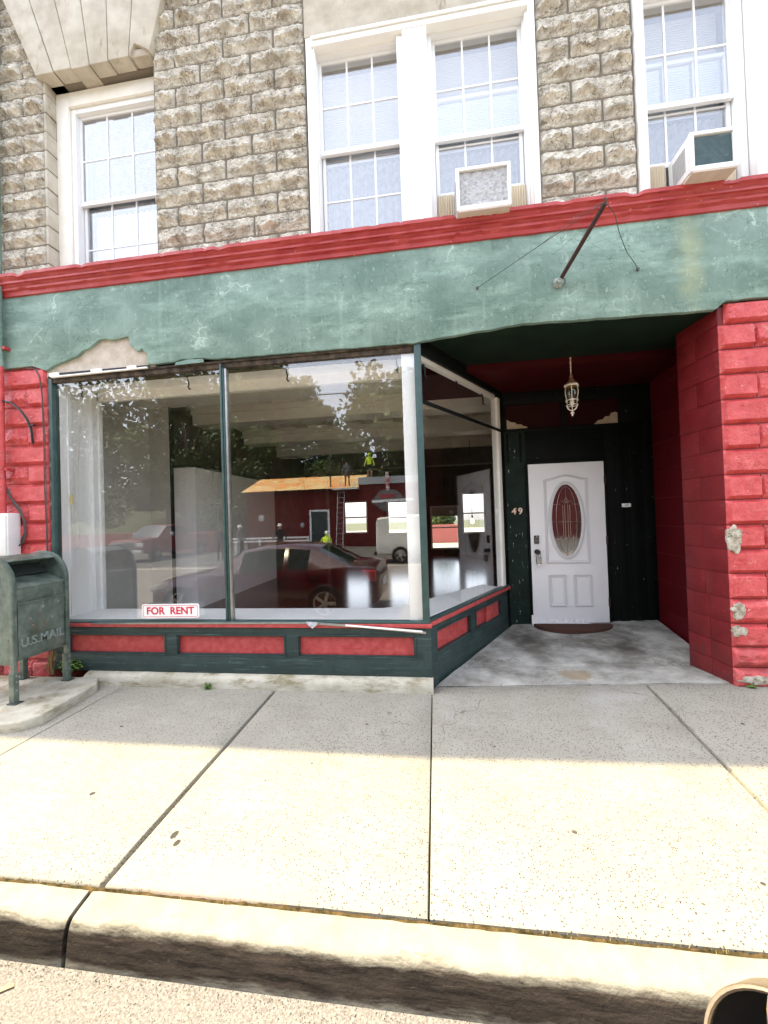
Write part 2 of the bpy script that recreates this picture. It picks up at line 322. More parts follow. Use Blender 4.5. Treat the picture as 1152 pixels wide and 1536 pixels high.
over(M['floor'], (.04,.030,.020), lambda N,L,tc: mulm(N,L,blob(N,L,tc,1.95,.95,.1,.44,.42,1,.9,8,.9),.78))
over(M['floor'], (.06,.055,.045), lambda N,L,tc: mulm(N,L,mulm(N,L,cracks(N,L,tc,2.4,.012,.8,2.5),noisem(N,L,tc,1.5,.46,.52)),.8))
over(M['floor'], (.10,.075,.045), lambda N,L,tc: mulm(N,L,noisem(N,L,tc,3.2,.50,.68,(1,1.6,1),9,.78),.6))
over(M['floor'], (.24,.18,.11), lambda N,L,tc: mulm(N,L,blob(N,L,tc,1.25,.24,.05,.17,.14,1,.4,16,.6),.8))
M['ledge'] = mat('ledge_concrete', (.33,.30,.23), .9, col2=(.47,.44,.36), s1=6, bump=.5, bs=60, bd=.008, streak=((.22,.19,.12),(4,4,16),.50,.64))
M['soil'] = mat('ground_soil', (.09,.085,.06), .95, col2=(.06,.08,.03), s1=1.5)
M['mailgreen'] = mat('weathered_mailbox_paint', (.055,.078,.062), .34, col2=(.135,.168,.142), s1=9, bump=.12, bs=18, bd=.004, metal=.1, streak=((.21,.235,.215),(9,9,4),.56,.72))
over(M['mailgreen'], (.13,.09,.05), lambda N,L,tc: mulm(N,L,mulm(N,L,blob(N,L,tc,-3.55,-.42,.70,.3,.15,.14,.8,12,.5),noisem(N,L,tc,22,.50,.62)),.8))
over(M['mailgreen'], (.04,.05,.045), lambda N,L,tc: mulm(N,L,noisem(N,L,tc,13,.60,.70),.65))
M['mailinner'] = mat('mailbox_dark_inside', (.02,.024,.022), .6)
M['metal'] = mat('grey_metal', (.42,.42,.41), .4, metal=.8, col2=(.3,.3,.29), s1=14)
M['rust'] = mat('rusty_red_pipe', (.022,.005,.005), .6, col2=(.05,.012,.010), s1=20, bump=.2, bs=50)
M['wire'] = mat('old_wire', (.05,.055,.05), .6)
M['black'] = mat('black_plastic', (.008,.008,.009), .4)
M['flange'] = mat('flaked_flange', (.30,.38,.34), .6, col2=(.12,.10,.08), s1=45)
M['acwhite'] = mat('aircon_case', (.74,.74,.73), .4, col2=(.66,.65,.63), s1=7, bump=.05)
M['acbase'] = mat('aircon_base', (.52,.42,.36), .6, col2=(.60,.50,.44), s1=9)
M['foil'] = mat('crumpled_foil', (.50,.50,.51), .4, metal=.3, col2=(.60,.60,.61), s1=30, bump=1, bs=26, bd=.05, band=(.42,.56))
M['coil'] = mat('coil_fins', (.09,.15,.17), .45, metal=.1, col2=(.15,.225,.245), s1=9, streak=((.45,.55,.58),(3,3,120),.62,.70))
M['accordion'] = mat('accordion_cream', (.66,.58,.44), .6)
M['glass'] = glassmat('shop_glass', .062)
M['glassup'] = glassmat('house_glass', .17, (.96,.97,.98))
M['doorglass'] = mat('dark_door_glass', (.012,.012,.014), .06, spec=1.0)
M['doorglass'].node_tree.nodes['Principled BSDF'].inputs['IOR'].default_value = 1.95
M['came'] = mat('brass_came', (.42,.36,.30), .35, metal=.7)
M['brass'] = mat('old_brass_digit', (.85,.62,.48), .45, metal=.3)
M['lampwhite'] = mat('lantern_white', (.88,.83,.74), .45, col2=(.70,.60,.48), s1=30)
M['lampcap'] = mat('lantern_rusty_cap', (.22,.08,.06), .6, col2=(.34,.18,.13), s1=30)
M['lampglass'] = glassmat('lantern_glass', .10, (.75,.68,.5))
M['matbrown'] = mat('coir_mat', (.055,.026,.018), .95, col2=(.09,.045,.03), s1=40, bump=1, bs=160, bd=.01)
M['plaster'] = mat('interior_plaster', (.48,.46,.43), .8, col2=(.56,.54,.50), s1=3)
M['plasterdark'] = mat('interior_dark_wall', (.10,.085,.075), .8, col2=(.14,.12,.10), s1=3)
M['tin'] = mat('tin_ceiling', (.78,.72,.61), .4, col2=(.84,.79,.69), s1=4)
M['woodfloor'] = mat('varnished_floor', (.055,.018,.012), .16, col2=(.09,.03,.02), s1=3, bump=.08, bs=9, bd=.01)
M['partition'] = mat('partition_white', (.84,.84,.82), .7, col2=(.78,.78,.76), s1=5)
M['signwhite'] = mat('sign_white', (.82,.82,.80), .4)
M['signred'] = mat('sign_red', (.60,.02,.05), .4)
M['barnred'] = mat('barn_red', (.115,.013,.011), .7, col2=(.15,.022,.018), s1=2, bump=.2, bs=12)
M['roofrust'] = mat('rusty_metal_roof', (.72,.52,.24), .5, col2=(.75,.30,.08), s1=.9, bump=.1, bs=8, band=(.46,.60), det=4)
M['roofgrey'] = mat('roof_edge_grey', (.38,.40,.41), .6)
M['leaf'] = mat('tree_leaf', (.035,.075,.015), .6, col2=(.10,.16,.035), s1=.6, band=(.35,.65))
M['leaf2'] = mat('dark_tree_leaf', (.022,.050,.012), .6, col2=(.06,.10,.025), s1=.6, band=(.35,.65))
M['weed'] = mat('weed_leaf', (.06,.14,.02), .6, col2=(.16,.24,.05), s1=20)
M['drygrass'] = mat('dry_weed', (.30,.24,.10), .8)
M['bark'] = mat('bark', (.09,.065,.045), .9, col2=(.14,.105,.075), s1=4, bump=.6, bs=14)
M['carred'] = mat('maroon_car_paint', (.055,.0025,.005), .22, coat=.6)
M['truckred'] = mat('dark_red_truck_paint', (.16,.012,.014), .3, coat=.6)
M['silver'] = mat('silver_paint', (.45,.45,.44), .3, metal=.5)
M['vanwhite'] = mat('white_van_paint', (.60,.60,.58), .35)
M['tyre'] = mat('tyre_rubber', (.012,.012,.012), .8)
M['rim'] = mat('wheel_rim', (.55,.55,.54), .3, metal=.7)
M['cglass'] = mat('car_window', (.012,.018,.016), .05, spec=1.0)
M['tail'] = mat('tail_lamp', (.5,.01,.01), .2)
M['headl'] = mat('head_lamp', (.6,.6,.58), .15)
M['hivis'] = mat('yellow_green_sweatshirt', (.55,.75,.04), .8)
M['greyshirt'] = mat('grey_shirt', (.13,.13,.14), .9)
M['darkcloth'] = mat('dark_cloth', (.018,.018,.020), .9)
M['khaki'] = mat('brown_trousers', (.14,.10,.07), .9)
M['skin'] = mat('skin', (.52,.30,.21), .6)
M['beige'] = mat('beige_object_paint', (.20,.145,.09), .4, col2=(.13,.095,.06), s1=22, bump=.15, bs=60)
M['pinkpipe'] = M['red']

# ------------------------------------------------------------------ ground, road, pavement
def walk_z(x, y):
    t = max(0, min(1, (y+1.99)/1.99)); return .038*max(0, x)*t if x < 3 else .114*t
def road_z(y):
    if y > -2.3: return -.152
    return -.152 - .22*min(1, (-y-2.3)/10)
# ground sheet far below everything
mb = MB(); mb.grid(2, 2, lambda u,v: (-150+300*u, -150+300*v, -.62)); struct('ground', mb, M['soil'])
mb = MB()
ys = [-2.15,-2.6,-3.5,-5,-8,-12.3]
mb.grid(20, 5, lambda u,v: (-60+120*u, ys[round(v*5)], road_z(ys[round(v*5)])))
struct('road', mb, M['asphalt'])
mb = MB(); mb.grid(10, 2, lambda u,v: (-60+120*u, -12.3-17.7*v, -.376)); struct('yard_pavement', mb, M['asphaltdark'])
mb = MB(); mb.grid(10, 2, lambda u,v: (-60+120*u, -30-60*v, -.376+ v*16)); struct('hill', mb, M['soil'])
mb = MB(); mb.box(-60,-11.4,-.34,60,-11.25,-.325); struct('road_edge_line', mb, M['whiteline'])
mb = MB(); mb.prism([(-1.70,-2.268),(-1.62,-2.215),(-1.605,-2.225),(-1.69,-2.280)], -.149, -.146, 'XY'); struct('yellow_paint_mark', mb, M['yellow'])
# slabs
def slab(mb, x0a, x0b, x1a, x1b, ya, yb, nu=10, nv=10, th=.09, b=.008):
    # x at ya (front) and yb (back)
    def top(u, v):
        x0 = x0a+(x0b-x0a)*v; x1 = x1a+(x1b-x1a)*v
        x = x0+(x1-x0)*u; y = ya+(yb-ya)*v
        return x, y
    us = [0, b*.6/(x1a-x0a)] + [i/nu for i in range(1,nu)] + [1-b*.6/(x1a-x0a), 1]
    vs = [0, b/(yb-ya)] + [i/nv for i in range(1,nv)] + [1-b/(yb-ya), 1]
    P = []; nU = len(us)
    for j, v in enumerate(vs):
        for i, u in enumerate(us):
            x, y = top(u, v); e = (i in (0,nU-1)) or (j in (0,len(vs)-1))
            n = noise.noise(Vector((x*.9, y*.9, 3)))*.004 + (noise.noise(Vector((x*14,y*14,1)))*.0035 if e else 0)
            P.append((x, y, walk_z(x,y) + n - (.006 if e else 0)))
    F = [(j*nU+i, j*nU+i+1, (j+1)*nU+i+1, (j+1)*nU+i) for j in range(len(vs)-1) for i in range(nU-1)]
    k = len(P); ring = [i for i in range(nU)] + [j*nU+nU-1 for j in range(1,len(vs))] + [(len(vs)-1)*nU+i for i in range(nU-2,-1,-1)] + [j*nU for j in range(len(vs)-2,0,-1)]
    for q in ring: P.append((P[q][0], P[q][1], P[q][2]-th))
    for i in range(len(ring)):
        j = (i+1) % len(ring); F.append((ring[i], ring[j], k+j, k+i))
    mb.add(P, F)
mb = MB(); g = .007
J = [(-9.5,-9.5),(-7.6,-7.6),(-6.1,-6.1),(-4.56,-4.56),(-3.0,-3.03),(-1.475,-1.492),(-.071,-.064),(1.555,1.735),(3.2,3.3),(4.8,4.9),(6.4,6.5),(8,8)]
gw = {5:.013, 6:.004, 4:.003, 7:.011}
for i in range(len(J)-1):
    g0 = gw.get(i,.006); g1 = gw.get(i+1,.006)
    slab(mb, J[i][0]+g0, J[i][1]+g0, J[i+1][0]-g1, J[i+1][1]-g1, -1.975, .03 if J[i][0] > -.2 else -.02)
struct('pavement', mb, M['concrete'], smooth=True, angle=50)
mb = MB(); mb.box(-9.5,-1.99,-.16,8,.0,-.055)
mb.grid(24,2,lambda u,v: (0+8*u, -1.99+2.02*v, walk_z(8*u, -1.99+2.02*v)-.055)); struct('joint_bed', mb, M['joint'])
# kerb in lengths
prof = [(-1.995,-.2),(-1.995,-.006),(-2.002,-.001),(-2.075,-.003),(-2.106,-.007),(-2.119,-.016),(-2.126,-.032),(-2.134,-.06),(-2.147,-.155),(-2.150,-.2)]
kb = MB()
for x0, x1 in ((-9,-5.4),(-5.39,-1.515),(-1.495,2.2),(2.21,8)):
    n = max(4, int((x1-x0)/.04)); P = []
    for i in range(n+1):
        x = x0+(x1-x0)*i/n; e = .004 if i in (0,n) else 0
        for k, (y, z) in enumerate(prof):
            q = .005*noise.noise(Vector((x*7,k*1.1,5))) + .005*noise.noise(Vector((x*31,k*.8,9)))
            xx = x + (.0-(x+1.5)*0) + (0.028*(-(y+2)/.14)*.5 if abs(x0+1.5)<.02 or abs(x1+1.51)<.02 else 0)*(1 if i in(0,n) else 0)
            P.append((xx, y+q*(1 if 2<k<9 else .2)+e*(1 if k>3 else 0), z+q*.6-(e if k<9 else 0)))
    m_ = len(prof); F = [(i*m_+k, i*m_+k+1, (i+1)*m_+k+1, (i+1)*m_+k) for i in range(n) for k in range(m_-1)]
    F += [tuple(range(m_)), tuple(n*m_+k for k in range(m_-1,-1,-1))]
    kb.add(P, F)
struct('kerb', kb, M['kerb'], smooth=True, angle=60)
# moss and dirt packed in the kerb joint (nobody could count it)
mb = MB()
def mosslump(u, v):
    x = -6+11*u; w = .5+.5*noise.noise(Vector((x*2.3,0,0))); 
    y = -2.004+.034*v + .004*noise.noise(Vector((x*40,v*3,0)))
    return (x, y, -.022 + (.018+.012*noise.noise(Vector((x*25,v*4,2))))*math.sin(math.pi*min(1,max(0,v)))*(.55+.8*w))
mb.grid(900, 5, mosslump); obj('joint_moss', mb, M['moss'], smooth=True, angle=80)['kind'] = 'stuff'
mb = MB()
for i in range(260):
    x = random.choice((random.uniform(.2,2.6), random.uniform(-5,3))); L_ = random.uniform(.006,.02); a = random.uniform(0,6.28)
    p = Vector((x, -1.988+random.uniform(-.008,.01), -.008)); d = Vector((math.cos(a)*.4, math.sin(a)*.5, .8))*L_
    q = Vector((-math.sin(a), math.cos(a), 0))*.0015
    mb.add([p-q, p+q, p+d], [(0,1,2)])
obj('joint_grass', mb, M['drygrass'], recalc=False)['kind'] = 'stuff'
mb = MB(); rg = random.Random(4)
for i in range(1500):
    x = rg.uniform(-3.2,1.6); y = -2.152-abs(rg.gauss(0,.03)); s_ = rg.uniform(.0015,.006)
    q = [(x+s_*rg.uniform(-1,1), y+s_*rg.uniform(-1,1), -.153) for _ in range(3)]
    mb.add(q+[(x, y, -.152+s_*1.1)], [(0,1,3),(1,2,3),(2,0,3)])
obj('gutter_grit', mb, mat('grit', (.12,.10,.085), .95, col2=(.30,.26,.22), s1=60), recalc=False)['kind'] = 'stuff'
# entry floor (sloping), ledge, mailbox pad
def fl(x, y): 
    return .004 + walk_z(x,0)*(1-min(1,max(0,y)/.45)*.5) + (.07*(y/1.65) + .018*max(0,x)*max(0,(y-.0))/1.65 if y>0 else 0)
mb = MB()
def fpt(u, v):
    y = .034+1.64*v; xl = -.06+.62*y; xr = 2.40+.02*y if y<.45 else 2.55+.12*(y-.45)
    x = xl+(xr-xl)*u; return (x, y, fl(x,y)+.004*noise.noise(Vector((x*3,y*3,0)))-(.008 if abs(y-.45)<.012 else 0))
mb.grid(50, 90, fpt)
mb.add([(-.3,.034,-.1),(2.5,.034,-.1),(2.5,.034,.098),(-.04,.034,.0)], [(0,1,2,3)])
struct('entry_floor', mb, M['floor'], smooth=True, angle=60, recalc=False)
mb = MB(); n=160; P=[]
pr = [(.03,.0),(.03,.112),(-.055,.110),(-.085,.103),(-.102,.085),(-.108,.05),(-.112,-.03)]
for i in range(n+1):
    x = -3.46+3.41*i/n
    for k,(y,z) in enumerate(pr):
        q = noise.noise(Vector((x*9,k*1.7,2)))*.006+noise.noise(Vector((x*30,k*1.7,2)))*.003
        P.append((x, y+(q if k>1 else 0), z+(q*.7 if 0<k<6 else 0)))
m_=len(pr); F=[(i*m_+k,i*m_+k+1,(i+1)*m_+k+1,(i+1)*m_+k) for i in range(n) for k in range(m_-1)]+[tuple(range(m_)),tuple(n*m_+k for k in range(m_-1,-1,-1))]
mb.add(P,F); struct('concrete_ledge', mb, M['ledge'], smooth=True, angle=60)
mb = MB(); mb.prism([(-5.4,-.95),(-3.30,-.95),(-3.18,-.90),(-3.12,-.80),(-3.20,-.22),(-3.30,-.105),(-5.4,-.105)], -.03, .08, 'XY')
struct('mailbox_slab', mb, M['ledge'], bevel=.02, seg=4)

# ------------------------------------------------------------------ THE BUILDING
B = thing('shop_building', 'old two storey shop building with rock-faced stone upstairs, green stucco band and red painted blocks', 'building', (0,0,0))
# rock faced block
def rock_patch(mb, x0, x1, z0, z1, seed, y=0.0, depth=.05, n=None, mold=True, g=.006, round_=False, front=-1):
    x0 += g; x1 -= g; z0 += g; z1 -= g; w = x1-x0; h = z1-z0
    nu = n or max(8, int(w/.0120)); nv = 17
    so = Vector((seed*7.31, seed*3.7, 0))
    def fn(u, v):
        x = w*u; z = h*v
        r = .40 + .22*noise.noise(so+Vector((x*6,0,0))) + .20*abs(noise.noise(so+Vector((x*17,5,0))))-.05 + .06*noise.noise(so+Vector((x*50,5,0)))
        r = max(.14, min(.8, r))
        pk = .78+.75*noise.noise(so+Vector((x*9,9,0)))
        if v > r: t = (v-r)/(1-r); hh = pk*(1-.80*t**.65)
        else: t = v/r; hh = pk*(t**2.6)*.95 + .05
        f = noise.noise(so+Vector((x*26, z*30, 1)))*.20 + (abs(noise.noise(so+Vector((x*30,z*40,4))))-.2)*.42 + noise.noise(so+Vector((x*95,z*110,4)))*.14
        e = min(1, min(x, w-x)/.034, 1)*min(1, min(z, h-z)/.017)
        e = max(0, e)**.42
        return (x0+x, y + front*e*(.010 + depth*max(0, hh+f*.8)), z0+z)
    mb.grid(nu, nv, fn)
CZ = [4.09+.1988*k for k in range(0, 18)]
st = MB(); mo = MB()
def stone_region(x0, x1, jo, je, kmin=0, kmax=17):
    for k in range(kmin, kmax):
        js = jo if k % 2 else je
        xs = [x0]+[j for j in js if x0+.03 < j < x1-.03]+[x1]
        for a, b in zip(xs[:-1], xs[1:]):
            z0, z1 = CZ[k], CZ[k+1]
            sd = random.choice((1,2,3,4,5,6)) + (b-a < .4)*11 + random.random()*.15
            rock_patch(st, a, b, z0, z1, sd, depth=.050+random.random()*.012)
def flush_stone():
    global st
    obj('rock_faced_stone', st, M['stone'], B, recalc=False); st = MB()
stone_region(-7, -3.88, [-6.73+.52*i for i in range(6)], [-6.47+.52*i for i in range(6)])
flush_stone()
stone_region(-2.63, -1.06, [-2.13,-1.61], [-2.395,-1.885,-1.37])
flush_stone()
stone_region(1.03, 1.815, [1.31], [1.56])
flush_stone()
stone_region(3.95, 6.0, [4.2+.52*i for i in range(5)], [4.46+.52*i for i in range(5)])
flush_stone()
# wall behind the faces, with joints showing
for x0,x1,z0,z1 in ((-7,-3.88,4.0,7.7),(-2.63,-1.06,4.0,7.7),(1.03,1.815,4.0,7.7),(3.95,6,4.0,7.7)): mo.box(x0,-.004,z0,x1,.35,z1)
mo.box(-7,.004,7.7,6,.346,8.9); mo.box(-3.88,.05,6.2,-2.63,.34,7.7); mo.box(-1.06,.02,6.08,1.03,.34,7.7); mo.box(1.815,.02,6.1,3.95,.34,7.7)
mo.box(-7,.0,3.25,6,.3,4.0)
obj('front_wall', mo, M['mortar'], B)
# upper front continues as plain stone above the frame
mb = MB(); mb.box(-7.02,-.03,7.72,6.02,.0,8.55); mb.box(-7.1,-.30,8.55,6.1,.3,8.95); obj('eaves_cornice', mb, M['smoothstone'], B)
# reveals of the left window: stone quoin cheeks
mb = MB()
for k in range(0,11):
    z0,z1 = CZ[k]+.006, CZ[k+1]-.006
    mb.box(-3.882,-.012,z0,-3.853+random.uniform(-.004,.004),.16,z1)
obj('quoin', mb, M['smoothstone'], B, bevel=.006)
# flat arch of six voussoirs over left window
bot = [-3.90,-3.69,-3.485,-3.28,-3.07,-2.845,-2.615]; top_ = [-4.33,-4.02,-3.72,-3.40,-3.08,-2.75,-2.33]
for i in range(6):
    mb = MB(); a0, a1 = bot[i]+.004, bot[i+1]-.004; b0, b1 = top_[i]+.004, top_[i+1]-.004
    zb = 6.20 + .008*math.sin(i*2.1)
    if i == 5: mb.prism([(a0,zb+.02),(a0+.06,zb+.13),(a1-.10,zb+.10),(a1,zb+.03),(b1,7.2),(b0,7.2)], -.075, .16)
    else: mb.prism([(a0,zb),(a1,zb),(b1,7.2),(b0,7.2)], -.075, .16)
    obj('voussoir', mb, M['smoothstone'], B, bevel=.008)
mb = MB(); mb.box(-2.83,-.05,6.215,-2.63,.15,6.30); obj('broken_corner', mb, M['smoothstone'], B, bevel=.02)
# plain lintels
mb = MB(); mb.box(-1.055,-.035,6.085,1.045,.02,7.0); mb.box(1.83,-.035,6.1,3.93,.02,7.0); obj('plain_lintel', mb, M['smoothstone'], B, bevel=.01)

# sash windows ------------------------------------------------
def corrug(mb, x0, x1, z0, z1, y, pitch, amp, axis='z'):
    if axis == 'z':
        n = int((z1-z0)/pitch*3)
        mb.grid(6, n, lambda u,v: (x0+(x1-x0)*u, y+amp*((v*n) % 3)/2, z0+(z1-z0)*v + .004*math.sin(u*2)))
    else:
        n = int((x1-x0)/pitch*4)
        mb.grid(n, 10, lambda u,v: (x0+(x1-x0)*u, y+amp*math.sin(u*n/4*2*math.pi)+amp*.7*noise.noise(Vector((u*5+x0,v*2,z0))), z0+(z1-z0)*v))
def sash_window(x0, x1, z0, z1, zmid, raised=0, y=.06, ac=False, blind=(True,False), cols=3):
    """double hung window: frame is the part, sashes, panes, blind are its pieces"""
    fr = MB(); t = .055
    for a in (x0-t, x1): fr.box(a, y-.03, z0-.05, a+t, y+.10, z1+t)
    fr.box(x0, y-.03, z1, x1, y+.10, z1+t); fr.box(x0, y-.02, z0-.05, x1, y+.10, z0)
    w = obj('sash_window', fr, M['vinyl'], B, bevel=.004)
    def sash(a, b, c, d, yy, rows, name):
        s = MB(); r = .032
        s.box(a, yy, c, a+r, yy+.03, d); s.box(b-r, yy, c, b, yy+.03, d); s.box(a+r, yy-.003, d-r, b-r, yy+.03, d); s.box(a+r, yy-.003, c, b-r, yy+.03, c+r+.012)
        o = obj(name, s, M['vinyl'], w, bevel=.003)
        m = MB(); gx0, gx1, gz0, gz1 = a+r, b-r, c+r+.012, d-r
        for i in range(1, cols): x = gx0+(gx1-gx0)*i/cols; m.box(x-.008, yy+.008, gz0, x+.008, yy+.022, gz1)
        for i in range(1, rows): z = gz0+(gz1-gz0)*i/rows; m.box(gx0, yy+.0095, z-.008, gx1, yy+.0205, z+.008)
        obj('muntin', m, M['vinyl'], w)
        p = MB(); p.box(gx0, yy+.013, gz0, gx1, yy+.017, gz1); obj('pane', p, M['glassup'], w)
    sash(x0, x1, zmid-.03, z1, y+.01, 2, 'sash')
    sash(x0+.006, x1-.006, z0+raised, zmid+.03+raised, y+.045, 2, 'sash')
    c = MB(); corrug(c, x0, x1, zmid-(.0 if blind[0] else 0), z1, y+.17, .022, .010); 
    obj('blind', c, M['blind'] if blind[0] else M['curtain'], w, recalc=False)
    c = MB(); corrug(c, x0+.02, x1-.03, z0, zmid-.02+(raised*.0), y+.19, .07, .012, 'x'); obj('curtain', c, M['curtain'] if not blind[1] else M['blind'], w, recalc=False)
    d = MB(); d.box(x0-.05, y+.30, z0-.2, x1+.05, y+.32, z1+.1); d.box(x0-.05,y+.11,z0-.2,x0-.04,y+.3,z1+.1); d.box(x1+.04,y+.11,z0-.2,x1+.05,y+.3,z1+.1)
    obj('dark_room_back', d, M['screen'], w)
    return w
sash_window(-3.65,-2.70, 4.02, 5.97, 5.03, y=.16, blind=(False,True))
sash_window(-.955,-.155, 4.12, 5.955, 5.07)
sash_window(.13,.93, 4.12, 5.955, 5.03, raised=.38)
sash_window(1.845,2.635, 4.12, 5.93, 5.02, raised=.38)
sash_window(3.15,3.86, 4.12, 5.93, 5.03)
# casings
cas = MB()
cas.box(-3.852,.10,3.95,-3.71,.24,6.18); cas.box(-3.71,.10,6.03,-2.63,.24,6.18); cas.box(-3.70,.128,3.95,-3.652,.2,6.02)
cas.box(-2.694,.128,4,-2.632,.2,6.02)
obj('window_casing', cas, M['whiteold'], B, bevel=.005)
cas = MB()
def casing2(xa, xb, ml, mr, zt):
    cas.box(xa,-.045,4.0,xa+.055,.1,zt); cas.box(xa+.055,-.03,4.0,xa+.02+.06,.1,zt-.03)
    cas.box(xb-.055,-.045,4.0,xb,.1,zt); cas.box(ml,-.04,4.0,mr,.1,zt-.085)
    cas.box(xa+.055,-.045,zt-.085,xb-.055,.1,zt); cas.box(xa+.056,-.060,zt-.03,xb-.056,-.046,zt-.001)
casing2(-1.04,1.02,-.135,.085,6.065); casing2(1.823,3.94,2.70,3.09,6.05)
obj('window_casing', cas, M['white'], B, bevel=.006)
cas = MB(); cas.box(.945,-.01,4.0,.966,.1,5.98); obj('casing_strip', cas, M['white'], B, bevel=.003); cas=MB(); cas.box(-.19,-.01,4.,-.137,.06,5.97); obj('casing_strip', cas, M['white'], B, bevel=.003)
mb = MB(); mb.tube([(2.905,-.041,5.58),(2.93,-.044,5.62),(2.925,-.044,5.68),(2.90,-.044,5.67)], .006, 6); obj('rusty_hook', mb, M['rust'], B)

# cornice moulding, red
def cornice(mb):
    # (y, z)
    pr = [(-.0,4.168),(-.100,4.166),(-.122,4.160),(-.124,4.128),(-.106,4.120),(-.092,4.100),(-.090,4.086),(-.104,4.082),(-.104,4.066),(-.088,4.061),(-.072,4.044),(-.070,4.034),(-.084,4.030),(-.082,4.012),(-.060,3.998),(-.056,3.962),(-.062,3.957),(-.02,3.950)]
    n = 560; P = []
    for i in range(n+1):
        x = -6.9+12.9*i/n
        chip = max(0, noise.noise(Vector((x*5.5,0,7)))-.18)*.06 + max(0,noise.noise(Vector((x*23,0,2)))-.2)*.03 + (.03 if .285<x<.33 else 0)
        if 2.25 < x < 2.42: chip += .02*abs(noise.noise(Vector((x*40,0,0))))
        for k,(y,z) in enumerate(pr):
            q = noise.noise(Vector((x*6,k*.9,3)))*.005+noise.noise(Vector((x*35,k*2.1,3)))*.0035
            c = chip*max(0,1-abs(k-1.5)/3) if k<5 else 0
            j = chip*.5 if k in (13,14) else 0
            P.append((x, y+q+c*.6, z+q*.8-c+j))
    m=len(pr); mb.add(P, [(i*m+k,(i+1)*m+k,(i+1)*m+k+1,i*m+k+1) for i in range(n) for k in range(m-1)])
mb = MB(); cornice(mb); obj('red_cornice', mb, M['redsmooth'], B, smooth=True, recalc=False, angle=25)

# green stucco band with the broken corner
bl = [(-7,3.222)]
x = -6.8
while x < -3.95: bl.append((x, 3.222+random.uniform(-.006,.004))); x += .12
peel = [(-3.885,3.165),(-3.86,3.172),(-3.80,3.205),(-3.74,3.222),(-3.66,3.243),(-3.60,3.262),(-3.52,3.283),(-3.45,3.335),(-3.38,3.352),(-3.335,3.385),(-3.27,3.425),(-3.20,3.432),(-3.14,3.414),(-3.05,3.418),(-3.0,3.430),(-2.945,3.428),(-2.93,3.39),(-2.925,3.335),(-2.89,3.32),(-2.865,3.28),(-2.83,3.275),(-2.80,3.300),(-2.775,3.262),(-2.742,3.245),(-2.742,3.14)]
bl += peel
x = -2.68
while x < 6:
    if x < -.15: z = 3.135-.03*(x+2.7)/2.6 + (.03 if -2.45<x<-2.1 else 0)*.6
    elif x < .8: z = 3.105+.085*(x+.15)/.95
    elif x < 2.36: z = 3.19-.034*(x-.8)/1.56
    else: z = 3.222
    bl.append((x, z+random.uniform(-.005,.005))); x += .075
bl += [(6,3.222)]
mb = MB(); topline = [(x, 3.962) for x in (6,-7)]
mb.prism(bl+topline, -.045, .0)
fo = obj('green_band', mb, M['green'], B, bevel=.006, tri=True)
mb = MB(); mb.box(-3.95,-.012,3.10,-2.68,.03,3.48); obj('bare_patch', mb, M['cement'], B)
mb = MB(); mb.box(-3.83,-.020,3.098,-2.74,-.008,3.138); obj('rotted_gap', mb, M['screen'], B)
mb = MB()
for a,b in ((-3.86,-3.75),(-3.38,-3.26),(-2.98,-2.88)): mb.box(a,-.034,3.103,b,-.014,3.14)
mb.bar((-3.83,-.03,3.095),(-2.75,-.03,3.105),.03,.014); obj('splintered_batten', mb, M['whiteold'], B, bevel=.004)
mb = MB(); mb.prism([(-2.45,3.095),(-2.14,3.10),(-2.15,3.135),(-2.3,3.14),(-2.43,3.125)], -.052,-.046); obj('loose_stucco', mb, M['green'], B, bevel=.002)
# beam over the entrance
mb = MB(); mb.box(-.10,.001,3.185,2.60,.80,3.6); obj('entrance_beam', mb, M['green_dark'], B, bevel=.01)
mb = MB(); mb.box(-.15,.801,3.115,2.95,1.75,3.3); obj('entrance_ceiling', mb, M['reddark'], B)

# red rusticated blocks of the pillars
def rust_block(mb, x0, x1, z0, z1, d=.042, rough=False, seed=0, soft=False):
    g = .004; x0+=g; x1-=g; z0+=g; z1-=g
    if rough: 
        rock_patch(mb, x0-g, x1+g, z0-g, z1+g, seed, y=-.002, depth=.034); return
    w=x1-x0; h=z1-z0; nu=max(10,int(w/.013)); nv=16; so=Vector((seed*5.1,1,2))
    def fn(u,v):
        # cluster samples at the chamfers
        def cl(t, L, c): 
            if t<.2: return t/.2*c
            if t>.8: return L-(1-t)/.2*c
            return c+(t-.2)/.6*(L-2*c)
        x=cl(u,w,.022); z=cl(v,h,.030 if not soft else .055)
        e=min(1,min(x,w-x)/.018)*min(1,min(z,h-z)/(.028 if not soft else .045)); e=max(0,e)
        if soft: e=e**.6
        n_=noise.noise(so+Vector((x*14,z*14,0)))*.005+noise.noise(so+Vector((x*45,z*45,0)))*.003-max(0,noise.noise(so+Vector((x*28,z*28,7)))-.42)*.04
        if soft: n_ = noise.noise(so+Vector((x*18,z*18,0)))*.011+noise.noise(so+Vector((x*50,z*50,0)))*.006
        return (x0+x, -.002-e*(d+n_), z0+z)
    mb.grid(nu,nv,fn)
mb = MB()
ZL = [3.21-.2005*k for k in range(0,17)]
for k in range(16):
    z1,z0=ZL[k],ZL[k+1]
    if k%2==0: rust_block(mb,-4.50,-3.895,z0,z1,seed=k); 
    else:
        rust_block(mb,-4.50,-4.13,z0,z1,rough=True,seed=3+k*.03); rust_block(mb,-4.13,-3.895,z0,z1,seed=k)
    xs=[-4.5,-5.0,-5.5,-6,-6.5,-7] if k%2 else [-4.5,-4.75,-5.25,-5.75,-6.25,-7]
    for a,b in zip(xs[1:],xs[:-1]): rust_block(mb,a,b,z0,z1,rough=True,seed=(k*3+a)%5+1)
obj('pillar_blocks', mb, M['red'], B, smooth=True, recalc=False, angle=25)
